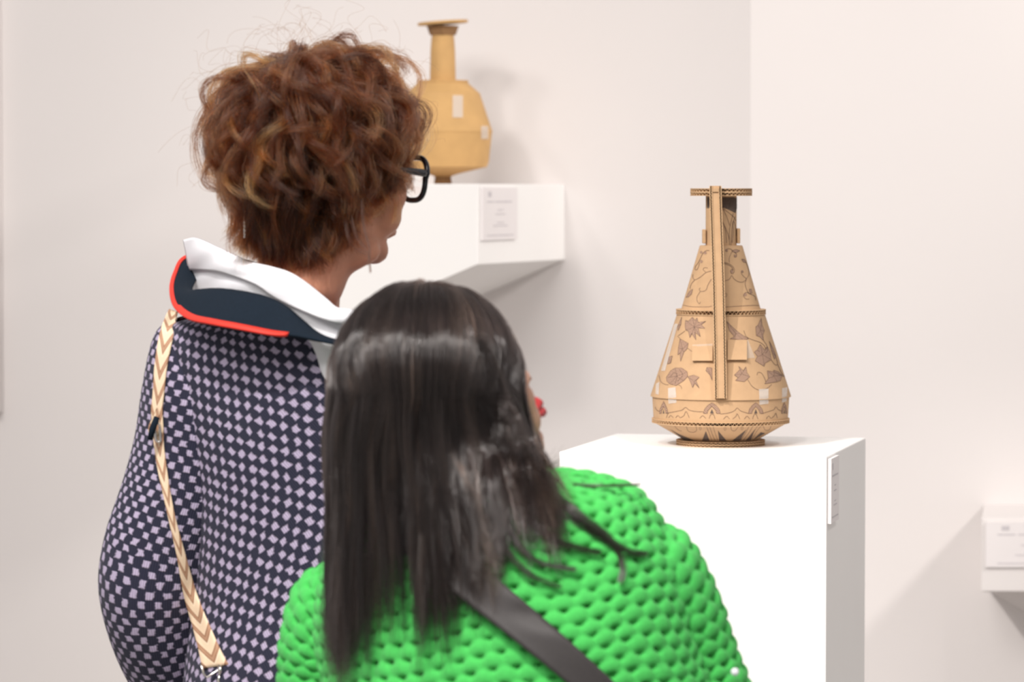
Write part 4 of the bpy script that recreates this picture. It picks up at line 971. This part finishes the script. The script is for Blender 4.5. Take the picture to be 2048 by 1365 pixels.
bag2 = empty('crossbody_bag', tuple(P(1420, 1640, 3.30)), 'crossbody bag on wide black strap over green sweater', 'bag')
ribbon('strap', [(800, 1085), (906, 1183), (1020, 1275), (1131, 1365), (1250, 1470), (1330, 1550)], [(905, 1080), (1013, 1173), (1120, 1265), (1229, 1365), (1340, 1470), (1410, 1550)], bvh2, .0105, M['black_cloth'], bag2, 60, 9, .003, .03, smooth=14)
bc = P(1420, 1640, 3.28); v = []
for dz, w, t_ in ((-.10, .08, .03), (-.05, .10, .04), (.05, .10, .035), (.08, .085, .012)):
    for a in np.linspace(0, 2 * math.pi, 24, endpoint=False): v.append(bc + RB2 @ np.array([w * math.copysign(abs(math.cos(a)) ** .6, math.cos(a)), t_ * math.sin(a), dz]))
mesh_obj('bag_body', v, grid_faces(4, 24, True) + [tuple(range(24))[::-1], tuple(range(72, 96))], M['black_cloth'], bag2, True)

def black_hair():
    rng = np.random.default_rng(5); C = P(850, 768, Z2); rx, ry, rz = .098, .104, .104; K = 26
    cs = [0, .08, .18, .30, .42, .54, .64, .72, .78, .85, .92, 1.0]
    tx = [668, 676, 700, 765, 830, 880, 925, 962, 985, 1005, 1060, 1120]; ty = [1265, 1290, 1285, 1215, 1245, 1230, 1195, 1195, 1150, 1080, 1030, 1040]
    bv = bvh2; allp, allr, allt = [], [], []
    dcache = {}
    def depth(px, py):
        k = (round(px / 8), round(py / 8))
        if k not in dcache:
            h = hit(k[0] * 8, k[1] * 8, bv); dcache[k] = h
        return dcache[k]
    locks = 330; per = 44; half = K // 2
    for l in range(locks):
        az = rng.uniform(-1.9, 1.9); lay = rng.uniform(0, 1) ** .7     # lay 1: outermost hair
        p0 = rng.uniform(.06, .35) + (1 - lay) * .9; c = .5 + .5 * math.sin(max(-1.57, min(1.57, az)))
        tipx = np.interp(c, cs, tx) + rng.normal() * 13; tipy = np.interp(c, cs, ty) + rng.normal() * 28 - (rng.uniform(0, 170) if rng.random() < .35 and c < .72 else 0); tipy = max(tipy, 1000)
        if c < .05: tipx += rng.uniform(0, 12)
        shell = .90 + .10 * lay
        A = rng.normal(size=(per, 2)); az_s = az + A[:, 0] * .05; sh_s = shell + A[:, 1] * .010; lw = rng.uniform(.0, .030); lp = rng.uniform(0, 6.28); lf = rng.uniform(.25, .6); aw = rng.normal() * .05
        TL = .55; pol = np.linspace(p0, math.pi * .52 + TL * math.cos(az), half); ct_, st_ = math.cos(TL), math.sin(TL)
        pts = np.zeros((per, K, 3))
        for i, q in enumerate(pol):
            az_i = az_s + aw * math.sin(lp + i * .45); dx_, dy_, dz_ = np.sin(q) * np.sin(az_i), -np.sin(q) * np.cos(az_i), np.cos(q); sh_i = sh_s + lw * math.sin(lp + i * lf)
            dy2, dz2 = dy_ * ct_ + dz_ * st_, dz_ * ct_ - dy_ * st_
            pts[:, i, 0] = C[0] + rx * dx_ * sh_i * np.where(dx_ > 0, 1.03, 1.0); pts[:, i, 1] = C[1] + ry * dy2 * sh_i; pts[:, i, 2] = C[2] + rz * dz2 * sh_i
        q0 = pts[:, half - 1]; d_ = depth(tipx, tipy)
        back = abs(az) > 1.57
        if d_ is None: d_ = Z2 - .06
        d_ = d_ - rng.uniform(.003, .022)
        if back: d_ = max(d_, Z2 - .02)
        tip = P(tipx, tipy, d_); spread = rng.uniform(.0015, .005)
        tips = tip[None] + np.stack([A[:, 0] * spread, A[:, 1] * .004, rng.normal(size=per) * .019], axis=1)
        ph = rng.uniform(0, 6.28); wa = rng.uniform(.001, .006); qm = q0.mean(0); dq = PX(qm)[2]; fl = max(0.0, (c - .72) / .28)
        midx = 850 + (2 * c - 1) * (199 + 20 * (c > .8)) * (.93 + .07 * lay); mid = P(midx + rng.normal() * 4, 885, dq + rng.uniform(-.006, .012)); mid2 = P(midx * .55 + tipx * .45, 885 + (tipy - 885) * (.45 - .12 * fl), dq * .5 + d_ * .5 - .004)
        mids = mid[None] + (q0 - qm) * .8; mids2 = mid2[None] + (q0 - qm) * .6
        cp = [pts[:, half - 3], q0, mids, mids2, tips, 2 * tips - mids2]
        for i in range(half, K):
            g_ = (i - half + 1) / (K - half) * 3; j_ = min(int(g_), 2); q = g_ - j_; c0, c1, c2, c3 = cp[j_:j_ + 4]
            pts[:, i] = .5 * ((2 * c1) + (c2 - c0) * q + (2 * c0 - 5 * c1 + 4 * c2 - c3) * q * q + (3 * c1 - c0 - 3 * c2 + c3) * q ** 3)
        sv_ = np.linspace(0, 1, K - half); pts[:, half:, 0] += (wa * np.sin(ph + sv_ * 6) * sv_)[None]; pts[:, half:, 1] += (wa * np.cos(ph * 1.7 + sv_ * 7) * sv_)[None]
        # keep the hair outside the sweater
        push = np.zeros(K)
        for i in range(half + 3, K):
            px_, py_, dd = PX(pts[:, i].mean(0)); hd = depth(px_, py_)
            if hd is not None and dd > hd - .004 and not back: push[i] = dd - hd + .004 + .008 * lay
        push = np.maximum(push, np.convolve(np.pad(push, 3, mode='edge'), np.ones(7) / 7, 'valid')); push = np.convolve(np.pad(push, 2, mode='edge'), np.ones(5) / 5, 'valid'); push[:half] = 0
        pts[:, :, 1] -= push[None]
        t = np.linspace(0, 1, K); rad = np.broadcast_to((.00016 * (1 - .55 * t ** 3))[None], (per, K)).copy()
        tt = np.clip(rng.normal(.35, .18) + rng.normal(size=(per, 1)) * .12 + .35 * np.clip(t - .55, 0, 1)[None], 0, 1)
        allp.append(pts); allr.append(rad); allt.append(tt)
    # separate locks thrown over the right shoulder, and one hair blown out sideways
    for path, cnt, w in (([(1010, 930), (1090, 1000), (1180, 1060), (1260, 1105), (1292, 1108)], 60, .004), ([(1000, 960), (1060, 1040), (1120, 1085), (1200, 1105)], 60, .004), ([(990, 990), (1030, 1080), (1075, 1125), (1150, 1140)], 45, .004), ([(985, 1040), (1010, 1100), (1060, 1150), (1120, 1175)], 40, .0035), ([(1030, 930), (1120, 1000), (1220, 1080), (1245, 1130), (1240, 1165)], 45, .0035), ([(1050, 900), (1110, 960), (1190, 972), (1280, 970)], 26, .0018), ([(1020, 880), (1060, 940), (1130, 1010), (1215, 1075)], 70, .005)):
        pp = catmull([P(x, y, (depth(x, y) or Z2 - .08) - .006) for x, y in path], K); pp = catmull([C + np.array([.055, -.075, .045]), C + np.array([.078, -.066, -.01]), P(path[0][0] - 12, path[0][1] - 60, Z2 - .085)] + [pp[i] for i in range(2, K, 4)] + [pp[-1]], K)
        t = np.linspace(0, 1, K)
        A = rng.normal(size=(cnt, 1, 3)) * w; pts = pp[None] + A * (1 - .6 * t)[None, :, None]; allp.append(pts); allr.append(np.full((cnt, K), .00015)); allt.append(np.full((cnt, K), .5) + rng.normal(size=(cnt, 1)) * .1)
    hair_obj('hair', np.concatenate(allp), np.concatenate(allr), np.concatenate(allt), M['hair_black'], p2)
    B = [blob_ell(C + np.array([0, .002, .0]), (.088, .094, .095)), blob_cap(C + np.array([-.01, -.03, -.03]), P(840, 1040, 3.44), .066, .045)]
    remesh('hair_base', B, .007, M['cap_black'], p2, 3)
black_hair()
